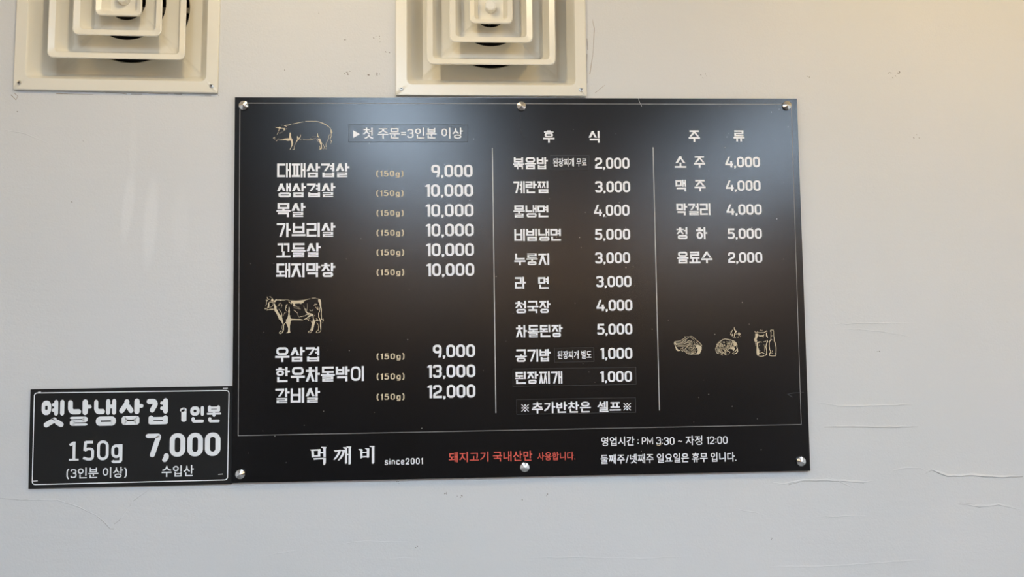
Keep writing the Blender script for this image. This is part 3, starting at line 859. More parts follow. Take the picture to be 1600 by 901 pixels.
for cx, cy in ((820.4, 637.0), (979.8, 635.0)):
    r_ = 5.6; L_ = lambda a, b, w: stroke([bs.loc(*a), bs.loc(*b)], w * .00135)
    mk = [L_((cx - r_, cy - r_), (cx + r_, cy + r_), 1.15), L_((cx - r_, cy + r_), (cx + r_, cy - r_), 1.15)]
    for dx, dy in ((0, -4.4), (0, 4.4), (-4.4, 0), (4.4, 0)): mk.append(L_((cx + dx - 1.15, cy + dy), (cx + dx + 1.15, cy + dy), 2.2))
    bs.flat('reference_mark', merge(mk), M['white'], st, SL)

# foot of the board
gothic('opening_hours', '영업시간 : PM', 939.3, 1020.2, 681.6, 696.0, bold=.010)
gothic('opening_hours', '3', 1025.2, 1032.6, 682.2, 693.6, bold=.010)
gothic('opening_hours', ':30 ~ 자정 12:00', 1034, 1136.7, 680.2, 695.0, bold=.010)
line_part('worn_figure', [(1026, 692.6), (1027, 695.2), (1029.5, 695.8), (1032, 694.2), (1032.4, 691.6)], 1.1, M['tan'])
gothic('closing_days', '둘째주/넷째주 일요일은 휴무 입니다.', 938.3, 1150, 707.6, 722.6, bold=.014)
gothic('red_note', '돼지고기', 701.3, 763.2, 705.6, 721.6, material='red', bold=.012)
gothic('red_note', '국내산만', 770.2, 831.7, 704.2, 720.2, material='red', bold=.012)
gothic('red_note', '사용합니다.', 839.6, 898.6, 705.6, 718.8, material='red', bold=.010)
gothic('founding_year', 'since2001', 601, 660.8, 715, 725.4, bold=.026)

# shop name in a serif hand (traced at 12.8 times from 475, 685)
NAME = [
    [('F', [(115, 218), (330, 208), (332, 238), (150, 246)]), ('F', [(148, 240), (196, 238), (204, 340), (190, 372), (156, 376)]), ('F', [(280, 232), (332, 232), (324, 330), (330, 352), (276, 352)]),
     ('F', [(196, 336), (322, 330), (322, 358), (190, 366)]), ('F', [(345, 162), (448, 166), (436, 200), (436, 372), (388, 372), (386, 205), (376, 190), (346, 182)]),
     ('F', [(324, 268), (392, 264), (392, 292), (324, 296)]), ('F', [(190, 388), (438, 384), (438, 408), (290, 414), (196, 424)]), ('F', [(384, 400), (438, 400), (436, 490), (414, 524), (386, 522)])],
    [('F', [(598, 232), (716, 230), (712, 258), (650, 262), (626, 270)]), ('F', [(690, 222), (745, 218), (722, 292), (672, 372), (614, 424), (588, 418), (640, 350), (676, 290)]),
     ('F', [(735, 226), (825, 216), (822, 248), (760, 256)]), ('F', [(776, 240), (828, 226), (800, 320), (752, 392), (700, 438), (674, 432), (722, 368), (760, 300)]),
     ('F', [(782, 166), (868, 172), (866, 200), (864, 470), (850, 500), (820, 500), (822, 205), (784, 190)]), ('F', [(845, 152), (948, 158), (938, 192), (936, 500), (918, 516), (890, 510), (892, 190), (868, 178)]),
     ('F', [(862, 306), (896, 304), (896, 328), (862, 330)])],
    [('F', [(1088, 208), (1150, 206), (1178, 222), (1168, 246), (1168, 384), (1130, 398), (1126, 244), (1096, 226)]), ('F', [(1218, 190), (1306, 196), (1304, 372), (1286, 384), (1256, 380), (1256, 216), (1228, 204)]),
     ('F', [(1164, 266), (1260, 260), (1260, 284), (1164, 290)]), ('F', [(1164, 350), (1260, 346), (1260, 372), (1164, 378)]),
     ('F', [(1308, 144), (1412, 142), (1408, 172), (1408, 470), (1392, 500), (1356, 498), (1356, 172), (1314, 160)])]]
for g in NAME: bs.flat('shop_name', bs.strokes(g, 475, 685, 12.8), M['white'], board)

# drawings ------------------------------------------------------------
PIG_A = [  # traced at 15.02 times from 420, 180
    ('L', [(360, 245), (400, 236), (450, 232), (490, 222), (530, 214)], (14, 20, 14, 6)), ('L', [(556, 206), (640, 188), (720, 170), (810, 154)], (10, 14, 9)), ('L', [(395, 250), (420, 276), (442, 278)], (10, 5)),
    ('L', [(152, 278), (180, 290), (225, 294), (262, 290)], (8, 16, 22)), ('F', [(240, 272), (262, 268), (288, 300), (268, 318), (246, 322), (228, 300)]), ('L', [(255, 310), (238, 350), (228, 380)], (16, 12, 7)),
    ('L', [(222, 392), (208, 425), (190, 462)], (10, 12, 3)), ('L', [(270, 300), (330, 306), (376, 308)], (9, 7, 10)), ('F', [(345, 310), (370, 298), (380, 322), (392, 352), (372, 348), (356, 366), (350, 340)]),
    ('L', [(388, 322), (430, 322)], 9), ('L', [(300, 234), (324, 234)], 8), ('L', [(246, 424), (270, 408), (292, 424)], (4, 9, 4)), ('L', [(296, 404), (350, 376)], 3),
    ('L', [(150, 514), (118, 520), (108, 545), (135, 556), (150, 566)], (6, 10, 8, 6)), ('L', [(165, 590), (185, 604), (205, 580), (235, 545)], (8, 8, 4)), ('L', [(128, 535), (150, 545)], 7),
    ('F', [(238, 576), (330, 566), (380, 546), (440, 540), (480, 540), (482, 480), (488, 430), (500, 395), (512, 425), (526, 440), (520, 475), (530, 530), (556, 570), (570, 640), (560, 700), (540, 740), (515, 770), (508, 805), (490, 808), (505, 770), (524, 740), (532, 690), (528, 620), (505, 590), (470, 600), (430, 600), (400, 584), (330, 586), (240, 586)]),
    ('L', [(748, 450), (745, 490), (730, 525), (700, 560), (665, 590), (645, 635), (628, 670)], (6, 14, 22, 30, 14, 9)), ('F', [(666, 486), (690, 500), (700, 535), (690, 560), (664, 545)]),
    ('L', [(622, 680), (600, 720), (592, 770), (594, 804), (556, 804)], (8, 6, 9, 10)), ('L', [(730, 576), (765, 576)], 8), ('L', [(800, 562), (826, 575)], 5)]
PIG_B = [  # traced at 15.02 times from 470, 180
    ('L', [(-2, 162), (60, 156)], (9, 12)), ('L', [(104, 142), (240, 142), (375, 144)], (10, 12)), ('L', [(375, 144), (430, 158), (500, 182), (570, 212), (640, 256), (690, 300), (715, 350)], (8, 17, 17, 12, 10)),
    ('F', [(698, 342), (720, 340), (734, 370), (744, 410), (722, 440), (700, 410)]), ('L', [(712, 430), (716, 490), (690, 550)], (14, 16, 20)), ('L', [(690, 560), (706, 600), (730, 600), (700, 672)], (5, 12, 14, 4)),
    ('L', [(684, 440), (655, 500), (650, 560), (620, 610), (590, 680), (592, 750)], (6, 11, 9, 7, 14)), ('L', [(585, 765), (592, 800)], (6, 9)), ('L', [(66, 578), (150, 580), (240, 580)], (8, 13)), ('L', [(235, 580), (280, 562), (360, 545)], (13, 6)),
    ('L', [(215, 546), (250, 548)], 7), ('L', [(260, 505), (380, 500)], 3),
    ('F', [(392, 420), (402, 425), (408, 480), (430, 500), (440, 525), (412, 520), (378, 500), (390, 480)]), ('F', [(392, 545), (420, 550), (450, 545), (478, 600), (492, 650), (495, 720), (500, 790), (470, 796), (450, 810), (436, 795), (470, 760), (468, 700), (440, 640), (415, 590)]),
    ('L', [(372, 560), (395, 600), (420, 632)], (4, 7, 4)), ('L', [(488, 650), (520, 680), (550, 735), (548, 785)], (8, 8, 10)), ('L', [(432, 798), (470, 804)], 8), ('L', [(530, 800), (540, 790)], 6), ('L', [(445, 720), (450, 770)], 8)]
bs.flat('pig_drawing', merge([bs.strokes(PIG_A, 420, 180, 15.02, 1.0), bs.strokes(PIG_B, 470, 180, 15.02, 1.0)]), M['tan'], board)
COW_A = [  # traced at 12.87 times from 405, 455
    ('L', [(158, 104), (168, 140), (190, 160), (212, 155)], (6, 16, 14)), ('L', [(200, 112), (225, 105), (244, 128)], (7, 10, 7)), ('L', [(132, 172), (165, 176), (160, 200)], (8, 14, 8)), ('F', [(236, 180), (262, 130), (290, 175), (286, 200), (236, 196)]),
    ('L', [(148, 190), (148, 250), (130, 300)], (7, 10, 5)), ('F', [(180, 232), (200, 218), (206, 260), (206, 300), (190, 336), (160, 336), (176, 290)]), ('L', [(200, 214), (285, 212)], (10, 12)), ('L', [(282, 215), (282, 270), (262, 300), (205, 330)], (8, 10, 6)),
    ('L', [(106, 345), (130, 342), (120, 366)], 9), ('L', [(125, 338), (160, 350), (165, 375), (150, 380)], (8, 10)), ('L', [(160, 372), (210, 368), (290, 362)], (10, 12, 18)), ('L', [(205, 352), (285, 342)], 5),
    ('F', [(290, 190), (345, 155), (362, 165), (330, 210), (300, 222)]), ('L', [(350, 172), (420, 172), (520, 174)], (12, 14, 10)), ('L', [(420, 184), (445, 184)], 12), ('L', [(520, 164), (570, 166), (620, 188)], (6, 5, 8)),
    ('F', [(300, 240), (318, 245), (326, 280), (352, 310), (345, 345), (372, 385), (385, 420), (420, 470), (455, 490), (470, 560), (486, 630), (480, 668), (462, 640), (440, 595), (400, 560), (375, 500), (345, 440), (300, 375)]),
    ('L', [(395, 355), (430, 400), (455, 450), (460, 500)], (6, 10, 12)), ('L', [(375, 300), (400, 262), (435, 230)], (5, 9, 5)), ('L', [(440, 250), (462, 270), (440, 340)], (4, 6, 4)), ('L', [(405, 290), (420, 270)], 6),
    ('L', [(548, 270), (538, 320), (530, 370), (555, 395)], (14, 9, 8)), ('L', [(548, 265), (575, 270)], 9), ('L', [(510, 420), (520, 460)], 7), ('L', [(480, 510), (505, 440), (575, 410)], 3), ('L', [(540, 330), (552, 320)], 10),
    ('F', [(594, 308), (610, 320), (616, 400), (610, 460), (634, 545), (660, 552), (740, 556), (830, 556), (888, 570), (880, 582), (740, 580), (660, 580), (632, 590), (628, 640), (618, 690), (618, 780), (626, 830), (585, 838), (540, 836), (580, 812), (584, 740), (560, 670), (535, 630), (515, 650), (500, 690), (500, 770), (486, 810), (462, 830), (460, 815), (480, 780), (480, 700), (505, 645), (545, 610), (540, 570), (570, 540), (590, 440), (584, 400), (592, 360)]),
    ('L', [(485, 660), (465, 690), (455, 740), (470, 770)], (6, 5, 5)), ('L', [(450, 795), (412, 815), (405, 838), (430, 848), (470, 830)], (10, 10, 14, 8)), ('L', [(430, 800), (450, 790)], 8), ('L', [(470, 790), (490, 700)], 3),
    ('F', [(620, 180), (700, 188), (800, 184), (905, 176), (905, 200), (870, 225), (845, 250), (800, 240), (715, 250), (712, 270), (735, 290), (700, 306), (680, 290), (692, 262), (660, 230)]), ('L', [(592, 205), (640, 240), (660, 250)], (8, 14, 5)),
    ('L', [(720, 300), (760, 302)], (6, 12)), ('L', [(694, 330), (770, 342), (835, 358)], (5, 8, 4)), ('L', [(760, 320), (810, 322)], 5), ('L', [(696, 376), (740, 410), (775, 440)], (10, 10, 6)), ('L', [(775, 440), (780, 480), (808, 522)], 5),
    ('L', [(632, 480), (640, 492)], 9), ('L', [(825, 508), (900, 490)], (4, 7))]
COW_B = [  # traced at 12.87 times from 455, 455
    ('F', [(0, 182), (100, 186), (180, 180), (290, 166), (285, 184), (245, 215), (260, 225), (210, 240), (196, 255), (180, 240), (60, 246), (0, 230)]), ('L', [(270, 176), (330, 158), (385, 146)], (12, 9)), ('L', [(410, 134), (450, 134), (500, 130)], (8, 12, 6)), ('L', [(500, 146), (555, 152)], (6, 10)),
    ('F', [(545, 165), (575, 150), (600, 180), (606, 230), (606, 300), (618, 370), (612, 430), (616, 520), (625, 590), (608, 560), (596, 480), (598, 400), (580, 300), (568, 250), (540, 195)]),
    ('L', [(578, 320), (574, 400), (552, 440), (556, 520), (580, 570)], (6, 8, 20, 12)), ('F', [(556, 510), (575, 540), (605, 590), (606, 700), (604, 790), (590, 770), (580, 700), (584, 620), (566, 570)]), ('L', [(625, 560), (650, 570), (632, 640)], (6, 12, 4)), ('L', [(640, 530), (652, 590)], (4, 6)),
    ('L', [(600, 780), (580, 815), (540, 832), (505, 828), (512, 800), (548, 772), (548, 700)], (8, 9, 10, 7)), ('L', [(510, 630), (540, 660), (550, 700)], (8, 7, 5)), ('L', [(546, 780), (570, 795)], 8),
    ('F', [(280, 385), (310, 400), (330, 425), (380, 440), (440, 455), (450, 480), (452, 540), (470, 580), (492, 605), (470, 660), (455, 720), (445, 770), (430, 800), (400, 790), (385, 780), (405, 730), (420, 640), (440, 560), (436, 500), (400, 500), (350, 520), (310, 555), (245, 570), (290, 545), (330, 515), (360, 480), (385, 460), (330, 450), (300, 425)]),
    ('L', [(290, 470), (330, 465), (365, 470)], (4, 14, 6)), ('L', [(180, 512), (230, 500), (300, 488)], (4, 8, 12)), ('L', [(300, 552), (340, 560), (380, 540)], (8, 8, 4)), ('L', [(340, 580), (360, 595)], 10), ('L', [(395, 588), (412, 620), (424, 640)], (6, 10, 8)),
    ('L', [(390, 790), (345, 808), (345, 828), (390, 830), (410, 805)], (10, 10, 9)), ('L', [(250, 290), (275, 350), (290, 390)], (4, 6, 10)), ('L', [(325, 240), (328, 320), (315, 380)], (3, 5, 5)), ('L', [(270, 345), (300, 370), (320, 400)], (8, 6)),
    ('L', [(455, 290), (480, 255), (520, 262), (470, 280)], (6, 14, 8)), ('L', [(490, 310), (520, 350), (540, 365), (540, 310)], (5, 8, 12, 4)), ('L', [(375, 370), (390, 395)], 9), ('L', [(410, 395), (440, 370)], 10), ('L', [(495, 590), (530, 570), (545, 590)], (10, 22, 8)), ('L', [(470, 480), (484, 500)], 7),
    ('L', [(505, 545), (525, 575)], 8)]
bs.flat('cow_drawing', merge([bs.strokes(COW_A, 405, 455, 12.87), bs.strokes(COW_B, 455, 455, 12.87)]), M['tan'], board)

def hatch(n, x0, x1, y0, y1, inside, length, ang, w, seed):
    rnd = random.Random(seed); out = []
    for _ in range(n):
        x, y = rnd.uniform(x0, x1), rnd.uniform(y0, y1)
        if not inside(x, y): continue
        a = ang(x, y) + rnd.uniform(-.45, .45); l = length * rnd.uniform(.5, 1.2)
        out.append(('L', [(x - l / 2 * math.cos(a), y - l / 2 * math.sin(a)), (x + rnd.uniform(-4, 4), y + rnd.uniform(-4, 4)), (x + l / 2 * math.cos(a), y + l / 2 * math.sin(a))], (w * .5, w, w * .5)))
    return out
ell = lambda cx, cy, rx, ry: (lambda x, y: ((x - cx) / rx) ** 2 + ((y - cy) / ry) ** 2 < 1)
MEAT = [  # traced at 18.02 times from 1048, 515
    ('L', [(385, 185), (420, 205), (380, 245), (330, 275), (270, 310), (190, 325), (130, 330), (100, 345), (95, 395), (125, 440), (140, 500), (160, 560), (200, 590), (265, 585)], (12, 10, 12, 16, 12)),
    ('L', [(440, 190), (510, 200), (560, 185), (610, 190), (660, 230), (720, 290), (790, 345), (850, 400), (880, 460)], (10, 12, 10, 12, 12)),
    ('L', [(130, 355), (220, 350), (310, 345), (370, 300), (430, 260), (500, 225)], (8, 12, 14, 10)), ('L', [(150, 390), (240, 385), (330, 372), (390, 340), (440, 290)], (12, 11, 11, 14)), ('L', [(170, 420), (260, 410), (350, 405), (440, 362), (490, 315), (545, 290)], (10, 12, 14, 12)),
    ('L', [(180, 470), (240, 465), (330, 470), (400, 430)], (6, 12, 8)), ('L', [(190, 450), (280, 440), (360, 440)], 8), ('F', [(120, 340), (150, 380), (165, 400), (150, 440), (130, 410), (110, 370)]), ('F', [(140, 480), (165, 480), (190, 540), (215, 560), (270, 575), (265, 592), (190, 592), (155, 555)]),
    ('L', [(270, 545), (320, 510), (380, 480), (440, 430)], (6, 9, 6)), ('L', [(290, 560), (330, 605), (352, 590), (350, 540), (310, 520)], (14, 10, 12)), ('L', [(385, 600), (390, 560), (430, 500), (500, 440), (530, 400), (545, 330)], (12, 10, 8)),
    ('L', [(385, 600), (430, 640), (490, 680), (560, 685), (640, 680), (720, 684), (790, 684)], (10, 14, 16, 12)), ('F', [(705, 440), (780, 428), (845, 450), (872, 490), (868, 560), (835, 640), (800, 688), (700, 690), (740, 640), (760, 590), (745, 520), (710, 490)]),
    ('F', [(500, 660), (560, 670), (600, 640), (640, 670), (600, 700), (540, 690)])]
MEAT += hatch(260, 390, 760, 250, 680, ell(575, 500, 185, 190), 42, lambda x, y: 1.2 + (x - 575) / 260, 7, 3) + hatch(26, 560, 860, 210, 440, lambda x, y: y > 200 + (x - 560) * .72 and y < 330 + (x - 560) * .5, 50, lambda x, y: .7, 8, 5)
bs.flat('sliced_meat_drawing', bs.strokes(MEAT, 1048, 515, 18.02, 1.05), M['tan'], board)
ROAST = [  # traced at 16.38 times from 1112, 505
    ('L', [(110, 700), (100, 640), (140, 560), (200, 480), (270, 420), (340, 398), (400, 410), (480, 425), (560, 450), (620, 490), (648, 550), (640, 600), (660, 660), (665, 720), (630, 765), (570, 780), (530, 765)], (12, 10, 12, 14, 14, 14, 12)),
    ('L', [(105, 690), (130, 750), (180, 778)], (10, 10)), ('L', [(205, 690), (205, 735)], 18), ('L', [(230, 800), (275, 812), (250, 770), (300, 750), (340, 760), (340, 800), (390, 810)], (10, 12, 10)), ('L', [(430, 790), (470, 730), (400, 700)], (6, 9, 8)),
    ('L', [(285, 480), (320, 470), (325, 495), (300, 495)], 10), ('F', [(520, 600), (560, 590), (600, 640), (570, 700), (545, 705), (530, 660), (480, 655)]), ('F', [(555, 470), (600, 480), (640, 540), (610, 590), (560, 560)]), ('L', [(540, 740), (580, 730), (620, 700), (650, 640)], (8, 12, 8)), ('L', [(430, 640), (500, 650)], 8)]
eye = ell(310, 485, 62, 50)
ROAST += [h for h in hatch(420, 110, 640, 420, 760, lambda x, y: (ell(270, 610, 165, 175)(x, y) or ell(470, 530, 170, 100)(x, y)) and not eye(x, y), 34, lambda x, y: 1.5 + (x - 330) / 300, 7, 11)]
ROAST += [('L', [(562, 95), (565, 150), (600, 200), (640, 205)], (4, 16, 26, 8)), ('L', [(520, 168), (500, 220), (475, 260), (470, 300)], (12, 8, 10)), ('F', [(505, 270), (520, 265), (535, 320), (500, 325)]), ('L', [(572, 250), (568, 300), (565, 340)], (10, 16, 8)),
          ('L', [(575, 270), (650, 265)], 9), ('L', [(660, 270), (682, 240), (712, 275), (690, 308), (662, 285)], (10, 14, 14)), ('L', [(680, 225), (690, 250)], 7), ('L', [(725, 250), (735, 252)], 9), ('L', [(715, 340), (735, 325)], (14, 8)), ('L', [(655, 370), (664, 335)], 8), ('L', [(528, 370), (610, 370)], 8), ('L', [(455, 240), (480, 205)], 3), ('F', [(585, 205), (620, 190), (640, 205), (590, 250), (575, 245)])]
bs.flat('roast_and_garlic_drawing', bs.strokes(ROAST, 1112, 505, 16.38, 1.3), M['tan'], board)
DRINK = [  # traced at 16.68 times from 1172, 508
    ('L', [(118, 155), (140, 185), (250, 190), (370, 188), (400, 165), (425, 145), (448, 170)], (10, 12, 12, 10)), ('L', [(190, 150), (200, 170)], 10), ('L', [(250, 128), (270, 120), (300, 140), (330, 130)], (5, 9, 5)),
    ('F', [(135, 215), (200, 215), (215, 260), (190, 310), (170, 370), (190, 420), (150, 440), (115, 420), (100, 370), (130, 310)]), ('L', [(225, 240), (245, 285), (350, 275), (365, 230)], (10, 14, 10)), ('L', [(250, 275), (340, 270)], 16), ('L', [(330, 285), (345, 325)], (5, 10)),
    ('L', [(425, 195), (430, 270), (460, 320)], (16, 26, 14)), ('L', [(440, 380), (455, 430), (430, 470)], (14, 20, 10)), ('F', [(165, 450), (240, 420), (260, 440), (200, 470), (205, 560), (235, 640), (240, 740), (215, 800), (180, 780), (165, 700), (170, 560)]), ('L', [(255, 430), (310, 440)], 9), ('L', [(340, 430), (420, 415)], (6, 10)),
    ('L', [(140, 440), (148, 540)], (12, 3)), ('L', [(430, 450), (410, 560), (430, 650), (430, 760), (380, 790)], (10, 16, 12, 22, 14)), ('L', [(230, 720), (290, 745)], 12), ('L', [(270, 700), (330, 715), (370, 730)], (6, 12, 8)), ('L', [(230, 800), (290, 808), (350, 800), (370, 770)], (8, 12, 9)), ('L', [(360, 490), (375, 560), (372, 680)], 4), ('L', [(250, 500), (235, 540)], 5),
    ('L', [(550, 175), (525, 150), (540, 122), (600, 122), (612, 160), (612, 270)], (14, 12, 10, 8)), ('L', [(545, 160), (540, 260), (540, 370), (500, 430), (495, 540), (510, 640), (540, 690)], (10, 10, 14, 16, 14, 12)), ('L', [(545, 280), (580, 270)], 8), ('L', [(612, 270), (625, 340), (625, 400), (655, 470), (675, 580), (672, 770)], (8, 14, 16, 14, 12)),
    ('L', [(540, 700), (500, 740), (505, 785), (580, 798), (665, 795), (675, 760), (645, 730)], (12, 20, 9, 10, 16)), ('L', [(540, 380), (575, 380)], (14, 5)), ('L', [(545, 715), (600, 728)], 6), ('L', [(570, 655), (575, 690)], (5, 10))]
bs.flat('beer_glass_and_bottle_drawing', bs.strokes(DRINK, 1172, 508, 16.68, 1.3), M['tan'], board)

# hair, thread, scratches, dust on the board
line_part('hair', [(813, 180), (812, 196), (814.5, 208), (819, 216.5)], 0.8, M['hair'])
line_part('thread', [(997.5, 153.5), (999, 159), (1002.6, 166)], 0.8, M['dust'])
line_part('scratch', [(1230, 615.5), (1240, 613.6), (1256, 612.8)], 0.8, M['cutedge'])
line_part('scratch', [(1230, 615), (1238, 620)], 1.4, M['cutedge'])
rd = random.Random(4); dust = []
for i in range(95):
    px, py = rd.uniform(372, 1240), rd.uniform(165, 730)
    u, v = bs.loc(px, py); r_ = rd.choice((.0004, .0005, .0006, .0009))
    n = 5; dust.append(([(u + r_ * math.cos(k * 1.257 + i) * rd.uniform(.6, 1.4), v + r_ * math.sin(k * 1.257 + i)) for k in range(n)], [tuple(range(n))]))
dust_o = bs.flat('dust', merge(dust), M['dust'], board, .0004); dust_o['kind'] = 'stuff'

# ------------------------------------------------------------------ the small sign
SC = [(48.0, 608.0), (362.8, 602.9), (361.4, 755.6), (43.9, 763.4)]
SP = [Vector(U(px, py, 0.004)) for px, py in SC]
ang = 0.5 * (math.atan2(SP[1].y - SP[0].y, SP[1].x - SP[0].x) + math.atan2(SP[2].y - SP[3].y, SP[2].x - SP[3].x))
sw = ((SP[1] - SP[0]).length + (SP[2] - SP[3]).length) / 2; sh = ((SP[0] - SP[3]).length + (SP[1] - SP[2]).length) / 2
sc_ = (SP[0] + SP[1] + SP[2] + SP[3]) / 4
sign = empty('price_sign', (sc_.x, 0.004, sc_.y), -ang)
tag(sign, 'small black price sign with thick white lettering beside the large menu board', 'sign')
bpy.context.view_layer.update()
put('panel', *box_geo(-sw / 2, sw / 2, 0, WY - .0042, -sh / 2, sh / 2), M['sign'], sign)
ss = Sheet(sign, 0.004)
ss.inv = (Matrix.Translation((sc_.x, 0.004, sc_.y)) @ Matrix.Rotation(-ang, 4, 'Y')).inverted()
z = lambda X, Y: (30 + X / 4.571, 590 + Y / 4.571)
FR = [ss.loc(*z(*p)) for p in ((109, 108), (1499, 90), (1488, 728), (93, 762))]
ss.flat('border_line', stroke(rounded(FR, .006, True), .0019, True), M['signwhite'])
for a, b in (((1455, 75), (1490, 74)), ((96, 737), (132, 735)), ((1422, 689), (1456, 687)), ((135, 102), (156, 101))):
    line_part('crop_mark', [z(*a), z(*b)], 1.0, M['signwhite'], sheet=ss)
def round_text(s, X0, X1, Y0, Y1, pw=.225, ph=.195, ref=(0, 1)):
    g = heavy_text(s, pw, ph, True)
    (a, c), (b, d) = z(X0, Y0), z(X1, Y1)
    return ss.flat('lettering', ss.fit(g, a, b, c, d, ref), M['signwhite'])
for ch, X0, X1, Y0, Y1 in (('옛', 160, 322, 158, 347), ('날', 348, 517, 154, 342), ('냉', 535, 692, 151, 342), ('삼', 715, 887, 148, 336), ('겹', 910, 1063, 146, 332),
                           ('1', 1147, 1195, 210, 314), ('인', 1222, 1320, 202, 320), ('분', 1340, 1443, 197, 318)):
    round_text(ch, X0, X1, Y0, Y1)
round_text('7,000', 903, 1438, 394, 562, .185, .155)
# weight figures: plain humanist figures drawn as strokes
def weight_figures():
    P = []
    def add(pts, w=.15, r=None, closed=False, dx=0.0):
        q = rounded(pts, r, closed, 8) if r else pts
        P.append(stroke([(x + dx, y) for x, y in q], 1.0, closed, w, w * .92))
    add([(.06, .80), (.29, .93)]); add([(.29, .98), (.29, .05)]); add([(.03, .05), (.54, .05)], .11)
    add([(.55, .94), (.16, .94)], dx=.72); add([(.17, .98), (.13, .50)], dx=.72); add([(.12, .52), (.3, .60), (.54, .58), (.54, .06), (.28, .06), (.05, .14)], r=.22, dx=.72)
    add([(.08, .06), (.54, .06), (.54, .95), (.08, .95)], r=.23, closed=True, dx=1.48)
    add([(.07, .16), (.44, .16), (.44, .73), (.07, .73)], r=.19, closed=True, dx=2.24); add([(.50, .80), (.50, -.04), (.44, -.10), (.1, -.10), (.06, -.03)], r=.1, dx=2.24)
    add([(.3, .75), (.56, .76)], .1, dx=2.24)
    return merge(P)
(a, c), (b, d) = z(355, 450), z(738, 588)
ss.flat('lettering', ss.fit(weight_figures(), a, b, c, d, (0, 1)), M['signwhite'])
for s, X0, X1, Y0, Y1 in (('(3인분 이상)', 338, 770, 638, 720), ('수입산', 1018, 1247, 624, 706)):
    (a, c), (b, d) = z(X0, Y0), z(X1, Y1)
    gothic('lettering', s, a, b, c, d, material='signwhite', bold=.014, sheet=ss)

# ------------------------------------------------------------------ marks in the plaster: ridges, cracks, chips
ws = Sheet(wall, WY); ws.inv = Matrix.Identity(4)
def ridge(pts, wpx, hgt, material='ridge', name='ridge'):
    """a raised seam of paint: a low three-sided moulding along a line"""
    P = [Vector(ws.loc(*p)) for p in pts]
    q = []
    for i in range(len(P) - 1):                   # small wobble between the given points
        n = max(1, int((P[i + 1] - P[i]).length / .012))
        for k in range(n): q.append(P[i].lerp(P[i + 1], k / n) + (Vector((0, random.uniform(-.0009, .0009))) if k else Vector((0, 0))))
    q.append(P[-1]); m_ = .00135
    V, Fc = [], []
    for i, p in enumerate(q):
        d = (q[min(i + 1, len(q) - 1)] - q[max(i - 1, 0)]).normalized(); nn = Vector((-d.y, d.x))
        t = min(1, i / 3, (len(q) - 1 - i) / 3); w = wpx * m_ * (.35 + .65 * t) * random.uniform(.75, 1.2)
        a, b = p + nn * w * .7, p - nn * w * .3
        V += [(a.x, WY + .0001, a.y), (p.x, WY - hgt * t * random.uniform(.7, 1.2) - .00005, p.y), (b.x, WY + .0001, b.y)]
    for i in range(len(q) - 1):
        for k in (0, 1): Fc.append((3 * i + k, 3 * i + 3 + k, 3 * i + 4 + k, 3 * i + 1 + k))
    V3 = V
    return put(name, V3, face_front(V3, Fc), M[material], wall)
RIDGES = [
    ([(1444, 738), (1455, 733), (1480, 743), (1520, 742), (1560, 745), (1598, 743)], 5, .0016), ([(1385, 746), (1395, 735), (1415, 731), (1438, 731), (1450, 737)], 4, .0010),
    ([(1200, 752), (1225, 756), (1255, 750), (1320, 751), (1352, 753), (1372, 749)], 3.5, .0010), ([(1290, 744), (1320, 756), (1350, 769)], 3, .0006), ([(1495, 785), (1530, 791), (1560, 788), (1598, 796)], 5, .0009),
    ([(1270, 628), (1310, 634), (1350, 634), (1434, 632)], 3, .0010), ([(1284, 666), (1340, 666), (1400, 667), (1436, 665)], 3, .0008), ([(1296, 506), (1350, 505), (1430, 504)], 2.2, .0006), ([(1305, 512), (1370, 517), (1410, 523), (1435, 532)], 2.2, .0006),
    ([(1270, 807), (1320, 806), (1360, 804)], 3, .0006), ([(1200, 885), (1300, 884), (1360, 880), (1450, 874)], 3, .0005), ([(1392, 243), (1418, 244)], 2, .0008), ([(1394, 222), (1420, 226)], 2, .0005),
    ([(234, 765), (220, 772), (207, 782), (199, 795), (190, 808), (178, 819)], 2.5, .0008), ([(174, 826), (162, 814), (150, 804), (125, 792), (90, 780.6), (31, 780), (0, 777.5)], 2.5, .0007),
    ([(345, 765), (390, 757), (420, 759)], 3, .0005), ([(1418, 672), (1424, 684), (1416, 692)], 3, .0009), ([(0, 202), (40, 209), (81, 226)], 2.5, .0006), ([(605, 872), (657, 872)], 2, .0008), ([(405, 870), (475, 857)], 2, .0005), ([(516, 852), (560, 846), (640, 846)], 2, .0004), ([(1145, 795), (1180, 800), (1200, 806)], 3, .0005), ([(820, 871), (900, 870), (1000, 873), (1080, 868)], 3, .0004)]
for pts, w, h in RIDGES: ridge(pts, w, h, name='crack')
def grime(pts, wpx, material='dirt', name='grime'):
    return ws.flat(name, stroke([ws.loc(*p) for p in pts], [wpx * .00135 * random.uniform(.3, 1.2) for _ in pts]), M[material], wall, .0002)
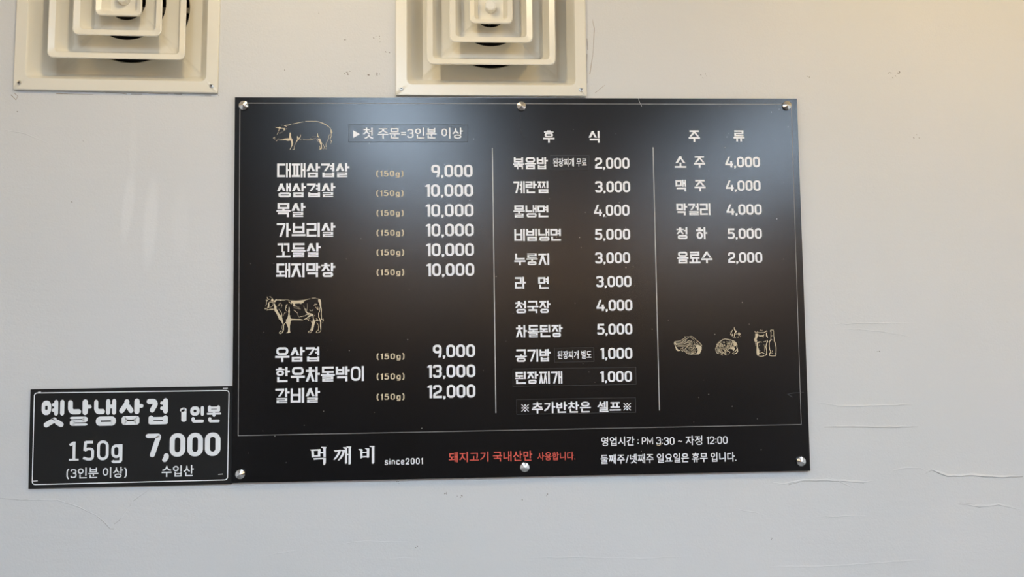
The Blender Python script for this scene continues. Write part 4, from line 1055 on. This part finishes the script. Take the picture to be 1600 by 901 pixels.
for pts in (([(165, 144.8), (185, 145.2), (198, 147.0)]), ([(205, 147), (222, 147.2)]), ([(232, 146.2), (262, 146.8)]), ([(272, 147), (284, 147.2)]), ([(320, 149.6), (330, 149.8)]), ([(88, 146.4), (146, 147.6)]),
            ([(917, 60), (918.4, 78)]), ([(917, 84), (916.6, 104), (917.2, 130)]), ([(925.5, 30), (928.5, 44), (927, 80), (924, 100), (921.5, 116)]), ([(930, 145), (945, 133)]), ([(17, 148), (25, 156), (28, 150), (23, 146)]), ([(339, 146), (342, 150)])):
    grime(pts, 0.9)
for pts in ([(1446, 739.5), (1456, 734.5), (1470, 741), (1480, 744.6), (1500, 744.2), (1520, 743.6), (1545, 746), (1570, 746.6), (1598, 744.6)], [(1232, 757), (1255, 751.4), (1290, 751.6), (1325, 752.6), (1350, 754.4)],
            [(1498, 787), (1512, 788.5), (1530, 792.4), (1548, 790)], [(1288, 667), (1330, 667.2), (1400, 668), (1434, 666.6)], [(1500, 785), (1508, 786), (1524, 788)], [(232, 765.6), (222, 772.4), (207, 783), (203, 790), (198, 796), (191, 807), (186, 813), (178, 818.6)], [(178, 826), (172, 826), (162, 815), (150, 805), (138, 798), (125, 793), (108, 786), (90, 781.6), (60, 780), (31, 781), (0, 778)]): grime(pts, 0.55, 'crack', 'hairline_crack')
for cx, cy, n, sp in ((1396, 116, 9, 9), (1100, 118, 4, 6), (1432, 212, 3, 5), (1264, 118, 2, 4), (604, 82, 2, 4), (1372, 549, 2, 3), (1204, 841, 2, 2), (697, 770, 3, 3), (717, 775, 3, 4), (816, 779, 1, 1), (852, 772, 2, 3), (130, 220, 1, 1), (112, 314, 1, 1), (28, 174, 1, 2), (649, 853, 2, 3), (622, 753, 3, 3), (498, 21, 1, 1), (445, 109, 1, 1), (539, 61, 2, 2), (588, 58, 4, 5), (592, 66, 1, 2), (540, 113, 6, 6), (576, 115, 2, 3), (592, 116, 4, 4)):
    for i in range(n):
        px, py = cx + random.uniform(-sp, sp), cy + random.uniform(-sp * .6, sp * .6)
        grime([(px, py), (px + random.uniform(.6, 2.2), py + random.uniform(.3, 1.6))], 1.2, 'chip', 'chip')
